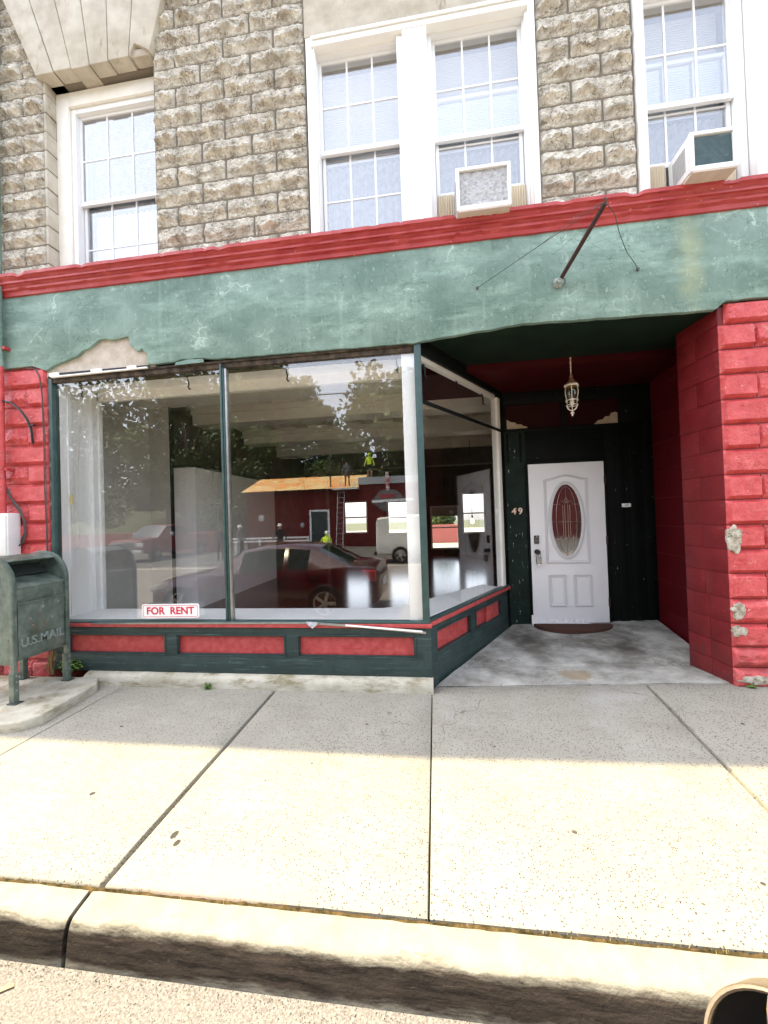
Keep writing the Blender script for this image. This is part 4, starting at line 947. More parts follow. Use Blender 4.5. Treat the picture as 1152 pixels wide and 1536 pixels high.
# ------------------------------------------------------------------ air conditioners
def aircon(label, x0, x1, z0, z1, yf, foil):
    t=thing('air_conditioner',label,'air conditioner',((x0+x1)/2,0,z0),'window air conditioners upstairs')
    mb=MB(); r=.03
    mb.box(x0,yf,z0,x0+r,yf+.03,z1); mb.box(x1-r,yf,z0,x1,yf+.03,z1); mb.box(x0+r,yf,z1-r,x1-r,yf+.03,z1); mb.box(x0+r,yf,z0,x1-r,yf+.03,z0+r+.01)
    mb.box(x0+.004,yf+.031,z0+.012,x1-.004,.05,z1-.004); obj('case', mb, M['acwhite'], t, bevel=.004)
    mb=MB()
    if foil: mb.grid(60,44,lambda u,v:(x0+r+(x1-x0-2*r)*u, yf+.016+.012*abs(noise.noise(Vector((u*9,v*6,foil))))+.006*noise.noise(Vector((u*22,v*15,foil))), z0+r+.01+(z1-z0-2*r-.01)*v))
    else:
        n=26
        mb.box(x0+r,yf+.024,z0+r+.01,x1-r,yf+.029,z1-r)
        for i in range(n): z=z0+r+.014+(z1-z0-2*r-.02)*i/n; mb.box(x0+r,yf+.014,z,x1-r,yf+.0235,z+.003)
    obj('grille', mb, M['foil'] if foil else M['coil'], t, recalc=not foil)
    mb=MB(); mb.box(x0+.01,yf+.002,z0-.012,x1-.01,.04,z0+.0115); obj('base_pan', mb, M['acbase'], t, bevel=.003)
    mb=MB()
    for k in range(9):
        yy=yf+.07+k*.018
        mb.box(x0-.0015,yy,z0+.06,x0+.003,yy+.008,z1-.06)
    obj('side_louvre', mb, mat('louvre_grey',(.35,.35,.35),.6), t)
    return t
aircon('white window air conditioner covered with crumpled foil, under the middle window', .288,.742,4.135,4.505,-.185,2.0)
aircon('white window air conditioner with bare blue-grey coil, under the right hand window', 2.085,2.42,4.165,4.475,-.235,0)
for (a,b) in ((.135,.286),(.744,.93),(1.85,2.083),(2.422,2.63)):
    mb=MB(); corrug(mb,a,b,4.12,4.50,.075,.022,.008,'x'); obj('accordion_panel', mb, M['accordion'], B, recalc=False)

# flag pole stub with guy wires
fp=thing('flagpole_bracket','rusty dark red pipe sticking out from the green band with guy wires','flagpole bracket',(1.127,-.05,3.504))
mb=MB(); mb.tube([(1.132,-.05,3.510),(1.286,-.60,3.728)],.017,10); obj('pipe', mb, M['rust'], fp, smooth=True)
mb=MB(); mb.lathe([(.045,-.047),(.045,-.058),(.030,-.066),(.022,-.085),(.022,-.10)],(1.128,0,3.504),18,'Y'); obj('flange', mb, M['flange'], fp, bevel=.003)
mb=MB(); mb.tube([(1.284,-.59,3.722),(1.292,-.62,3.740),(1.284,-.61,3.765),(1.275,-.60,3.745)],.004,6); obj('eye_ring', mb, M['wire'], fp); mb=MB(); mb.tube([(1.155,-.06,3.54),(1.178,-.065,3.53),(1.180,-.065,3.49),(1.16,-.06,3.48)],.004,6); obj('eye_ring', mb, M['wire'], fp)
mb=MB(); mb.tube([(1.284,-.60,3.738),(.87,-.33,3.64),(.455,-.055,3.537)],.0028,5)
mb.lathe([(.012,-.047),(.012,-.06)],(.452,0,3.537),8,'Y'); obj('guy_wire', mb, M['wire'], fp)
mb=MB(); mb.tube([(1.284,-.60,3.738),(1.39,-.50,3.72),(1.50,-.33,3.68),(1.60,-.22,3.60),(1.72,-.10,3.57),(1.76,-.055,3.551)],.0028,5); mb.tube([(1.284,-.6,3.738),(1.2,-.52,3.76),(1.08,-.42,3.745),(.95,-.2,3.75)],.0015,4)
mb.lathe([(.012,-.047),(.012,-.062)],(1.762,0,3.550),8,'Y'); obj('guy_wire', mb, M['wire'], fp)

# hanging lantern
ln=thing('hanging_lantern','white caged lantern with rusty cap hanging on a chain in the dark entrance','lantern',(1.50,.80,2.56))
LX,LY=1.500,.80
mb=MB()
z=3.185
while z>3.005:
    a=int(z*1000)%2
    mb.tube([(LX+.006*math.cos(t)*(1 if a else 0),LY+.006*math.cos(t)*(0 if a else 1),z-.011+.012*math.sin(t)) for t in [2*math.pi*i/8 for i in range(9)]],.0022,5,cap=False); z-=.019
mb.tube([(LX,LY,3.18),(LX,LY,3.0)],.0018,5); obj('chain', mb, M['lampwhite'], ln)
mb=MB(); mb.lathe([(.003,3.01),(.012,3.0),(.006,2.992),(.016,2.985),(.020,2.972),(.010,2.965),(.022,2.955),(.030,2.935),(.045,2.915),(.058,2.90)],(LX,LY,0),16); obj('cap', mb, M['lampcap'], ln, smooth=True)
mb=MB(); mb.lathe([(.040,2.905),(.072,2.893),(.079,2.878),(.070,2.872),(.045,2.884)],(LX,LY,0),6); obj('rim', mb, M['lampwhite'], ln, bevel=.002)
mb=MB(); mb.lathe([(.054,2.873),(.064,2.82),(.060,2.76),(.046,2.71)],(LX,LY,0),20); obj('glass_shade', mb, M['lampglass'], ln, smooth=True)
mb=MB()
for k in range(6):
    a=k*math.pi/3+.2; c_,s_=math.cos(a),math.sin(a)
    mb.tube([(LX+r*c_,LY+r*s_,z) for r,z in ((.060,2.875),(.070,2.84),(.071,2.80),(.062,2.75),(.052,2.715),(.058,2.70))],.0035,6)
    mb.tube([(LX+r*c_,LY+r*s_,z) for r,z in ((.058,2.668),(.045,2.64),(.028,2.625),(.008,2.615))],.0035,6)
for r,z in ((.060,2.722),(.055,2.672)): mb.tube([(LX+r*math.cos(t),LY+r*math.sin(t),z) for t in [2*math.pi*i/24 for i in range(25)]],.0045,6,cap=False)
obj('cage', mb, M['lampwhite'], ln, smooth=True)
mb=MB(); mb.lathe([(.004,2.63),(.012,2.612),(.005,2.602),(.018,2.597),(.020,2.588),(.008,2.580),(.012,2.572),(.003,2.556)],(LX,LY,0),14); mb.lathe([(.018,2.745),(.022,2.70),(.014,2.665)],(LX,LY,0),12); obj('finial', mb, M['lampwhite'], ln, smooth=True)

# ------------------------------------------------------------------ mailbox
MX0,MX1,MY0,MY1=-4.06,-3.55,-.665,-.165
mbx=thing('mailbox','weathered green U.S. MAIL street collection box on four legs at the left edge','mailbox',(-3.8,-.42,.08))
def mprof(off=0,n=16,zb=.40):
    cx=(MX0+MX1)/2; r=(MX1-MX0)/2+off; zc=1.075
    pts=[(cx+r,zb)]+[(cx+r*math.cos(math.pi*i/n), zc+r*.98*math.sin(math.pi*i/n)) for i in range(n+1)]+[(cx-r,zb)]
    return pts
mb=MB(); P=mprof(-.012); P=[P[0]]+P[1:]
# body shell with the front quarter of the barrel open
cx=(MX0+MX1)/2; rr=(MX1-MX0)/2-.012; zc=1.075
body=[(cx+rr,.42),(cx+rr,1.045),(cx+rr-.005,1.05),(cx+rr-.12,1.10)]+[(cx+rr-.17,1.12),(cx+rr-.30,1.13),(cx+rr-.30,1.20)]+[(cx+rr*math.cos(a)-.0,zc+rr*.98*math.sin(a)) for a in [math.pi*(.40+.60*i/12) for i in range(13)]]+[(cx-rr,.42)]
mb.prism(body,MY0+.03,MY1-.03); obj('body', mb, M['mailgreen'], mbx, bevel=.004, tri=True)
mb=MB(); mb.prism([(cx+rr-.295,1.115),(cx+rr-.165,1.135),(cx+rr-.165,1.14),(cx+rr-.295,1.25)],MY0+.04,MY1-.04); obj('dark_opening', mb, M['mailinner'], mbx)
# hood: thin barrel top over the opening
mb=MB(); arc=[math.pi*(.30+.22*i/10) for i in range(11)]
outer=[(cx+(rr+.006)*math.cos(a),zc+(rr+.006)*.98*math.sin(a)) for a in arc]; inner_=[(cx+(rr-.006)*math.cos(a),zc+(rr-.006)*.98*math.sin(a)) for a in reversed(arc)]
mb.prism(outer+inner_,MY0+.025,MY1-.025); obj('hood', mb, M['mailgreen'], mbx, tri=True)
# side cheeks with rolled flange
for s,(ya,yb) in enumerate(((MY0,MY0+.028),(MY1-.028,MY1))):
    mb=MB(); mb.prism(mprof(-.004),ya+.008,yb-.008); ch=obj('side_panel', mb, M['mailgreen'], mbx, tri=True)
    mb=MB(); o_=mprof(.010); i_=mprof(-.026)
    v=[]; n=len(o_)
    o_=[(o_[0][0],.08)]+o_+[(o_[-1][0],.08)]; i_=[(i_[0][0]-.016,.08)]+i_+[(i_[-1][0]+.016,.08)]; n=len(o_)
    for pl,yy in ((o_,ya-.004),(o_,yb+.004),(i_,ya-.004),(i_,yb+.004)): v+=[(p[0],yy,p[1]) for p in pl]
    f=[]
    for i in range(n-1): f+=[(i,i+1,n+i+1,n+i),(2*n+i,2*n+i+1,3*n+i+1,3*n+i),(i,i+1,2*n+i+1,2*n+i),(n+i,n+i+1,3*n+i+1,3*n+i)]
    f+=[(0,n,3*n,2*n),(n-1,2*n-1,4*n-1,3*n-1)]
    mb.add(v,f); obj('side_frame', mb, M['mailgreen'], mbx, bevel=.005)
    for lx in (MX1+.008,MX0-.008):
        mb=MB(); q=-.048 if lx>-3.8 else .048
        mb.box(lx+.003,ya-.009,.07,lx+q,yb+.009,.34); lg=obj('leg', mb, M['mailgreen'], mbx, bevel=.006)
        mb=MB()
        for z in (.19,.26,.31):
            mb.lathe([(.001,0),(.008,.001),(.007,.006),(.002,.008)],(0,0,0),8,'X')
            k=len(mb.v)-32; 
            for w in range(k,len(mb.v)): x_,y_,z_=mb.v[w]; mb.v[w]=(lx+.003+(x_ if q<0 else -x_), y_+(ya+yb)/2, z_+z)
        obj('bolt', mb, M['metal'], lg)
        mb=MB(); mb.box(lx-.055 if q<0 else lx-.03,ya-.02,.08,lx+.03 if q<0 else lx+.055,yb+.02,.088); obj('foot_plate', mb, M['wire'], lg)
fx=cx+rr
mb=MB(); mb.box(fx,MY0+.045,.455,fx+.012,MY1-.045,.895); dr=obj('collection_door', mb, M['mailgreen'], mbx, bevel=.004)
mb=MB(); mb.box(fx,MY0+.035,.897,fx+.022,MY1-.035,.912); obj('rain_lip', mb, M['mailgreen'], mbx, bevel=.003)
mb=MB(); mb.box(fx,MY0+.035,.93,fx+.008,MY1-.035,1.035); obj('front_plate', mb, M['mailgreen'], mbx, bevel=.003)
mb=MB(); mb.prism([(fx+.012,1.03),(fx+.016,1.045),(fx-.13,1.105),(fx-.13,1.095)],MY0+.035,MY1-.035); obj('drop_flap', mb, M['mailgreen'], mbx, bevel=.002)
mb=MB(); mb.lathe([(.014,0),(.014,.008),(.006,.009)],(0,0,0),14,'X'); mb.v=[(x+fx+.012,y-.415,z+.845) for x,y,z in mb.v]; obj('lock', mb, M['metal'], dr)
for y_,z_ in ((-.33,.73),(-.50,.70),(-.52,.76),(-.27,.86)):
    mb=MB(); mb.lathe([(.010,0),(.010,.004),(.002,.005)],(0,0,0),10,'X'); mb.v=[(x+fx+.012,y+y_,z+z_) for x,y,z in mb.v]; obj('rivet', mb, M['metal'], dr)
Mm=Matrix(((0,0,1,fx+.012),(1,0,0,-.415),(0,1,0,.565),(0,0,0,1)))
tm=text_mb('U.S.MAIL',.105,.020,Mm,.002,w=.385); obj('embossed_lettering', tm, mat('lit_raised_letters',(.23,.27,.245),.45,col2=(.15,.18,.16),s1=30), dr)  # lighter than the box: light on the relief is put into the colour

# ------------------------------------------------------------------ left edge clutter
dp=thing('downpipe','thin downpipe on the left wall edge, green beside the band and red beside the blocks','downpipe',(-4.36,-.07,1.7))
mb=MB(); mb.tube([(-4.37,-.09,8.5),(-4.37,-.09,3.225)],.035,12); obj('pipe', mb, M['green'], dp, smooth=True)
mb=MB(); mb.tube([(-4.37,-.09,3.224),(-4.37,-.09,1.70)],.035,12); obj('pipe', mb, M['red'], dp, smooth=True)
mb=MB()
for z in (3.4,2.15): mb.box(-4.33,-.10,z,-4.29,-.03,z+.03)
obj('pipe_clip', mb, M['redsmooth'], dp)
ub=thing('utility_box','white utility box on the red wall above the mailbox','utility box',(-4.35,-.09,1.31))
mb=MB(); mb.box(-4.60,-.16,1.28,-4.215,-.04,1.715); obj('cabinet', mb, M['acwhite'], ub, bevel=.008)
mb=MB(); mb.box(-4.59,-.168,1.30,-4.235,-.161,1.695); obj('lid', mb, M['acwhite'], ub, bevel=.003)
cb=thing('black_cable','black cable arching over the red blocks and ending clipped between them','cable',(-4.05,-.06,2.42))
mb=MB(); mb.tube([(-4.5,-.07,2.875),(-4.37,-.09,2.875),(-4.25,-.085,2.85),(-4.14,-.08,2.76),(-4.075,-.07,2.66),(-4.045,-.06,2.56),(-4.04,-.055,2.42)],.011,8); obj('lead', mb, M['black'], cb, smooth=True)
mb=MB(); mb.box(-4.075,-.07,2.60,-4.01,-.04,2.612); obj('clip', mb, M['black'], cb)
cb=thing('looped_cable','thin dark cable looping down the red blocks into the white box','cable',(-4.15,-.06,1.4))
mb=MB(); mb.tube([(-4.36,-.06,2.0),(-4.30,-.06,1.87),(-4.20,-.06,1.76),(-4.14,-.06,1.62),(-4.135,-.06,1.50),(-4.16,-.06,1.42),(-4.22,-.06,1.38)],.008,6); mb.tube([(-4.36,-.055,1.97),(-4.28,-.055,1.82),(-4.17,-.055,1.68),(-4.15,-.055,1.52),(-4.2,-.055,1.42)],.006,6); obj('lead', mb, M['wire'], cb)
cb=thing('wall_wire','thin dark wires running down the red blocks beside the green window post','wire',(-3.93,-.05,1.3))
mb=MB(); mb.tube([(-4.1,-.05,3.2),(-4.0,-.05,3.19),(-3.95,-.05,3.1),(-3.925,-.05,2.9),(-3.915,-.05,2.4),(-3.92,-.05,2.0),(-3.905,-.05,1.5),(-3.905,-.05,.3)],.004,5); mb.tube([(-3.99,-.045,3.2),(-3.93,-.045,3.0),(-3.905,-.045,2.5),(-3.90,-.045,1.8),(-3.895,-.045,.3)],.003,5); obj('lead', mb, M['wire'], cb)

# weeds
def weed(name,label,x,y,z,n,h,spread,m,broad=False):
    mb=MB()
    for i in range(n):
        a=random.uniform(0,6.28); L_=h*random.uniform(.5,1.1); s_=spread*random.uniform(.2,1); w=.0035 if not broad else .016
        p0=Vector((x+random.uniform(-.02,.02),y+random.uniform(-.01,.01),z)); d=Vector((math.cos(a),math.sin(a)*.6,0)); q=Vector((-d.y,d.x,0)).normalized()*w
        pts=[p0, p0+d*s_*.3+Vector((0,0,L_*.6)), p0+d*s_*.8+Vector((0,0,L_*.95)), p0+d*s_*1.15+Vector((0,0,L_*.8))]
        if broad:
            pts=[p0+d*s_*.5+Vector((0,0,L_*.6)),p0+d*s_*.7+Vector((0,0,L_*.8)),p0+d*s_*.95+Vector((0,0,L_*.8)),p0+d*s_*1.1+Vector((0,0,L_*.7))]
        W=[.5,1,.9,.05] if broad else [1,1,.7,.1]
        mb.add([pts[0]-q*W[0],pts[0]+q*W[0],pts[1]-q*W[1],pts[1]+q*W[1],pts[2]-q*W[2],pts[2]+q*W[2],pts[3]-q*W[3],pts[3]+q*W[3]],[(0,1,3,2),(2,3,5,4),(4,5,7,6)])
        if broad: mb.tube([p0,pts[0]],.0015,4)
    tag(obj(name,mb,m,recalc=False),label,'weed')
weed('grass_weed','small tuft of green grass in the crack at the foot of the concrete ledge',-2.14,-.125,-.02,60,.075,.06,M['weed'])
weed('leafy_weed','leafy green weed against the red wall behind the mailbox',-3.66,-.075,.08,90,.16,.15,M['weed'],True)
weed('dry_weed','dry brown weed stalks against the red wall behind the mailbox',-3.86,-.07,.08,16,.24,.16,M['drygrass'])
weed('small_weed','tiny green weed at the foot of the red corner pillar',2.47,-.055,.085,20,.03,.04,M['weed'],True)

# ------------------------------------------------------------------ unidentified beige shape by the kerb, built in the form of a bin
bn=thing('unidentified_object','unidentified beige rounded object with a black mouth, cut off by the bottom right corner','unidentified object',(.72,-2.70,-.15))
BX,BY=.780,-2.72
mb=MB(); mb.lathe([(.17,-.15),(.18,-.12),(.18,.50),(.188,.515),(.188,.54),(.176,.555),(.172,.60),(.160,.645),(.13,.68),(.08,.70),(.003,.705)],(BX,BY,0),40); obj('barrel', mb, M['beige'], bn, smooth=True)
ax=Vector((-.60,-.62,.50)).normalized(); cen=Vector((.705,-2.585,.350))
Mh=ax.to_track_quat('Z','Y').to_matrix().to_4x4(); Mh.translation=cen
mb=MB(); mb.lathe([(.134,-.10),(.141,-.10),(.145,.0),(.149,.048),(.147,.056),(.142,.058),(.138,.054),(.137,.04),(.136,-.02),(.134,-.09)],(0,0,0),48,cap=False); mb.v=[tuple(Mh@Vector(p)) for p in mb.v]; obj('hood_rim', mb, M['beige'], bn, smooth=True)
mb=MB(); mb.lathe([(.132,-.095),(.1345,-.02),(.1365,.038),(.110,.00),(.05,-.05),(.002,-.06)],(0,0,0),40); mb.v=[tuple(Mh@Vector(p)) for p in mb.v]; obj('black_mouth', mb, M['black'], bn, smooth=True)
mb=MB(); mb.lathe([(.010,0),(.010,.006),(.004,.008)],(.63,-2.80,.60),12,'Y'); obj('bolt', mb, M['metal'], bn)

# ------------------------------------------------------------------ ACROSS THE STREET (seen mirrored in the shop glass)
GZ=-.376
barn=thing('red_barn','dark red timber building with rusty metal roof and grey parapet, mirrored in the shop glass','building',(-5,-22.5,GZ))
mb=MB(); mb.box(-13.2,-22.5,GZ-.1,-4.95,-28.5,3.7); mb.box(-4.95,-22.2,GZ-.1,17,-28.5,3.85)
mb.prism([(-28.5,3.7),(-22.5,3.7),(-25.5,4.78)],-13.15,-4.95,'YZ')
obj('wall', mb, M['barnred'], barn)
mb=MB()
for i in range(14): mb.box(-13.1+.58*i,-22.5,GZ,-13.08+.58*i,-22.485,3.7)
obj('board_joint', mb, mat('barn_joint',(.06,.008,.007),.8), barn)
mb=MB(); 
for i in range(28):
    x=-13.45+i*.307
    mb.add([(x,-22.15,3.62),(x+.3,-22.15,3.62),(x+.3,-25.5,4.86),(x,-25.5,4.86),(x,-22.15,3.58),(x+.3,-22.15,3.58),(x+.3,-25.5,4.80),(x,-25.5,4.80)],[(0,1,2,3),(4,5,6,7),(0,1,5,4),(1,2,6,5),(3,0,4,7)])
mb.add([(-13.45,-25.5,4.86),(-4.85,-25.5,4.86),(-4.85,-28.85,3.62),(-13.45,-28.85,3.62)],[(0,1,2,3)])
rf=obj('roof', mb, M['roofrust'], barn)
mb=MB(); mb.bar((-13.4,-22.1,3.57),(-4.9,-22.1,3.6),.10,.10); obj('gutter', mb, M['darkcloth'], barn)
mb=MB(); mb.box(-4.93,-22.05,3.82,17.05,-22.4,4.30); obj('parapet', mb, M['roofgrey'], barn)
mb=MB(); mb.box(-8.55,-22.44,GZ,-8.42,-22.50,2.22); mb.box(-7.24,-22.44,GZ,-7.11,-22.5,2.22); mb.box(-8.42,-22.44,2.09,-7.24,-22.5,2.22); bd=obj('barn_door', mb, M['white'], barn)
mb=MB(); mb.box(-8.42,-22.46,GZ,-7.24,-22.49,2.09); obj('door_leaf', mb, M['woodgreen'], bd)
mb=MB(); mb.box(-12.3,-22.47,1.55,-11.9,-22.5,2.0); obj('notice', mb, M['plaster'], barn)
mb=MB(); mb.lathe([(.16,0),(.16,.12),(.03,.14)],(0,0,0),16,'Y'); mb.v=[(x-9.1,y-22.6,z+1.2) for x,y,z in mb.v]; obj('electric_meter', mb, M['roofgrey'], barn)
mb=MB(); mb.box(-6.6,-21.4,3.5,-4.9,-22.2,3.58); mb.bar((-6.0,-21.45,3.6),(-6.0,-21.45,4.0),.05,.05); mb.bar((-5.1,-21.45,3.6),(-5.1,-21.45,4.0),.05,.05); obj('porch_bracket', mb, M['white'], barn)
mb=MB(); mb.tube([(-7.0,-22.6,3.7),(-7.0,-22.6,7.2)],.045,6); mb.tube([(-1.8,-23,4.2),(-1.75,-23,7.6)],.05,6); obj('service_mast', mb, M['wire'], barn)
# cloud shaped sign with its mirrored-looking letters
sgm=mat('sign_grey',(.16,.15,.145),.7)
cs=thing('hanging_shop_sign','grey cloud-shaped sign with red letters on the red building, mirrored in the glass','sign',(-2.9,-21.9,2.4))
pts=[(-4.0,2.75),(-3.75,2.95),(-3.5,3.30),(-3.1,3.42),(-2.85,3.35),(-2.6,3.42),(-2.3,3.32),(-2.0,3.0),(-1.85,2.8),(-1.85,2.45),(-2.1,2.35),(-2.3,2.05),(-2.75,1.95),(-3.2,1.95),(-3.6,2.2),(-3.75,2.4),(-4.0,2.5)]
mb=MB(); mb.prism(pts,-21.95,-22.05); obj('board', mb, sgm, cs, tri=True)
mx=Matrix(((-1,0,0,-2.95),(0,0,1,-21.93),(0,1,0,2.95),(0,0,0,1)))
obj('letters', text_mb('YADOS',.34,.03,mx,.012,w=1.05), M['signred'], cs)
mb=MB(); mb.bar((-4.0,-21.9,2.62),(-1.2,-21.9,2.70),.05,.16); obj('cross_bar', mb, M['white'], cs)
# ladder
ld=thing('ladder','pale ladder leaning on the red building, mirrored in the glass','ladder',(-6.2,-21.3,GZ))
for x in (-6.35,-5.9):
    mb=MB(); mb.bar((x,-21.1,GZ),(x,-22.1,3.6),.04,.09); obj('rail', mb, M['silver'], ld)
for i in range(11):
    mb=MB(); t=(i+.7)/11.5; mb.bar((-6.35,-21.1-t,GZ+3.98*t),(-5.9,-21.1-t,GZ+3.98*t),.03,.03); obj('rung', mb, M['silver'], ld)
# striped hose/banner hanging from parapet
mb=MB(); mb.bar((-2.95,-21.98,4.6),(-2.9,-21.98,3.1),.22,.05); tag(obj('hanging_strap',mb,mat('red_white_strap',(.7,.65,.62),.7,streak=((.5,.04,.05),(1,1,7),.50,.52))),'red and white strap hanging over the grey parapet, mirrored in the glass','strap')
rl=thing('white_rail','low white timber rail along the red building, mirrored in the glass','rail',(-10,-17,GZ))
for z in (.34,.52):
    mb=MB(); mb.box(-11.6,-17.55,z,-7.0,-17.6,z+.09); obj('rail_board', mb, M['white'], rl)
for i in range(4):
    mb=MB(); mb.box(-11.5+1.45*i,-17.6,GZ,-11.4+1.45*i,-17.68,.6); obj('post', mb, M['white'], rl)
mb=MB(); mb.box(-30,-20.5,GZ,-13.6,-20.7,1.0); tag(obj('brick_wall',mb,mat('red_brick',(.22,.05,.04),.85,col2=(.33,.10,.08),s1=6)),'low red brick wall left of the red building, mirrored in the glass','wall')

# people: one continuous skinned body each
def person(label, loc, rz, J, rad, zones, cap=None, group=None):
    me=bpy.data.meshes.new('p'); names=list(J); idx={n:i for i,n in enumerate(names)}
    E=[('pelvis','spine'),('spine','chest'),('chest','neck'),('neck','head0'),('head0','head1')]
    for s in 'LR': E+=[('pelvis','hip'+s),('hip'+s,'knee'+s),('knee'+s,'ankle'+s),('ankle'+s,'toe'+s),('chest','sho'+s),('sho'+s,'elb'+s),('elb'+s,'wri'+s),('wri'+s,'fin'+s)]
    me.from_pydata([J[n] for n in names],[(idx[a],idx[b]) for a,b in E],[])
    o=bpy.data.objects.new('p',me); COL.objects.link(o); o.modifiers.new('s','SKIN'); ss=o.modifiers.new('u','SUBSURF'); ss.levels=2
    for i,n in enumerate(names):
        v=me.skin_vertices[0].data[i]; r=rad[n.rstrip('LR') if n not in rad else n]; v.radius=(r if isinstance(r,tuple) else (r,r)); v.use_root=(n=='pelvis')
    bpy.context.view_layer.update()
    m2=bpy.data.meshes.new_from_object(o.evaluated_get(bpy.context.evaluated_depsgraph_get())); bpy.data.objects.remove(o)
    m2.name='person'
    for zn in zones: m2.materials.append(M[zn[0]])
    for p in m2.polygons:
        c=p.center; p.use_smooth=True; p.material_index=0
        for k,(mn,f) in enumerate(zones):
            if f(c): p.material_index=k
    r=bpy.data.objects.new('person',m2); COL.objects.link(r); r.location=loc; r.rotation_euler[2]=rz
    tag(r,label,'person',None)
    if cap:
        mb=MB(); h=J['head1']; mb.lathe([(.002,.135),(.06,.125),(.098,.08),(.110,.02),(.112,-.02)],(h[0],h[1],h[2]-.02),14); mb.box(h[0]-.07,h[1]-.2,h[2]-.03,h[0]+.07,h[1]-.07,h[2]-.015)
        c=obj('cap' if cap!='hood' else 'hood', mb, M['signwhite'] if cap=='white' else M['hivis'] if cap=='hood' else M['darkcloth']); c.parent=r; c.location=(0,0,0)
    return r
RAD={'pelvis':(.15,.11),'spine':(.145,.10),'chest':(.17,.11),'neck':.058,'head0':.082,'head1':.092,'hip':.088,'knee':.058,'ankle':.040,'toe':.036,'sho':.062,'elb':.043,'wri':.030,'fin':.026}
def standing(lean=0,arm=.1,step=.0,crouch=0):
    J={'pelvis':(0,0,.96-crouch),'spine':(0,lean*.3,1.14-crouch),'chest':(0,lean*.7,1.36-crouch),'neck':(0,lean,1.51-crouch),'head0':(0,lean*1.1-.01,1.59-crouch),'head1':(0,lean*1.15-.02,1.67-crouch)}
    for s,k in (('L',-1),('R',1)):
        J['hip'+s]=(k*.10,0,.90-crouch); J['knee'+s]=(k*.12,-.03-crouch*.8+step*k,.50-crouch*.35); J['ankle'+s]=(k*.13,.03+step*1.6*k,.09); J['toe'+s]=(k*.15,-.13+step*1.6*k,.04)
        J['sho'+s]=(k*.19,lean*.8,1.42-crouch); J['elb'+s]=(k*(.25+arm*.5),lean*.6+.02,1.13-crouch); J['wri'+s]=(k*(.26+arm),lean*.6-.14,.92-crouch); J['fin'+s]=(k*(.26+arm),lean*.6-.19,.84-crouch)
    return J
def Z(top,bot,shirt,trouser,sleeve=True,legs=None):
    return [(shirt,lambda c:True),(trouser,lambda c:c.z<bot),('skin',lambda c:c.z>top or (legs is not None and .1<c.z<legs) or (c.z<.95 and abs(c.x)>.26)),('darkcloth',lambda c:c.z<.08)]
person('person in yellow-green hooded sweatshirt and black shorts standing on the roof edge, seen from behind', (-4.25,-22.9,4.30), math.pi, standing(0,.08,.03), RAD, Z(2,.95,'hivis','darkcloth',legs=.52), 'hood')
person('person in grey shirt and brown trousers standing on the rusty roof', (-5.85,-22.8,3.83), math.pi-.4, standing(.05,.1,.02), RAD, Z(1.5,.95,'greyshirt','khaki'), 'dark')
person('person with white cap and dark shirt standing behind the maroon car', (-7.9,-15.6,GZ), math.pi, standing(0,.12), RAD, Z(1.5,.95,'darkcloth','khaki'), 'white')
person('person with light cap turned sideways behind the maroon car', (-10.2,-15.9,GZ), math.pi/2, standing(.08,.1), RAD, Z(1.5,.95,'greyshirt','darkcloth'), 'white')
person('person in dark clothes at the far left behind the maroon car', (-10.9,-14.9,GZ), math.pi, standing(0,.1), RAD, Z(1.5,.95,'darkcloth','darkcloth'), 'dark')
person('person in pale hood bending down behind the rear window of the maroon car', (-5.2,-14.5,GZ), math.pi, standing(.35,.05,0,.42), RAD, Z(1.2,.6,'hivis','darkcloth'), 'white')

# vehicles by lofting cross sections
def loft_vehicle(root, ST, W, paint, glass, names=('body','windscreen','side_window')):
    """ST: x, halfwidth, zbottom, zbelt, zdeck, zroof(or 0), roof halfwidth -- along local x, then W maps to world"""
    rings=[]
    for (x,w,zb,zbelt,zd,zr,wr) in ST:
        h=[(0,zb),(w*.86,zb),(w*.98,zb+.10),(w,(zb+zbelt)/2),(w*.98,zbelt),(w*.92,zd)]
        if zr: h+=[(wr,zr-.07),(wr-.10,zr-.01),(0,zr+.02)]
        else: h+=[(w*.80,zd+.015),(w*.45,zd+.035),(0,zd+.045)]
        rings.append([(x,y,z) for y,z in h]+[(x,-y,z) for y,z in reversed(h[1:-1])])
    n=len(rings[0]); body=MB(); ws=MB(); sw=MB()
    V=[W(p) for r in rings for p in r]
    def q(i,k): return (i*n+k,i*n+(k+1)%n,(i+1)*n+(k+1)%n,(i+1)*n+k)
    fb=[]; fw=[]; fs=[]
    for i in range(len(rings)-1):
        a,b=ST[i][5],ST[i+1][5]
        for k in range(n):
            side=k in (5,n-6)
            topk=k in (6,7,n-7,n-8)
            if a and b and side and ST[i][0] not in PILL: fs.append(q(i,k))
            elif (bool(a)!=bool(b)) and topk: fw.append(q(i,k))
            elif (bool(a)!=bool(b)) and side and False: fs.append(q(i,k))
            else: fb.append(q(i,k))
    fb.append(tuple(range(n))); fb.append(tuple((len(rings)-1)*n+k for k in range(n-1,-1,-1)))
    def sub(f):
        u=sorted({i for t in f for i in t}); mp={a:b for b,a in enumerate(u)}; m=MB(); m.add([V[i] for i in u],[tuple(mp[i] for i in t) for t in f]); return m
    b=obj('body',sub(fb),paint,root,smooth=True,angle=32)
    if fw: obj('windscreen',sub(fw),glass,root,smooth=True,angle=40)
    if fs: obj('side_window',sub(fs),glass,root,smooth=True,angle=40)
    return b
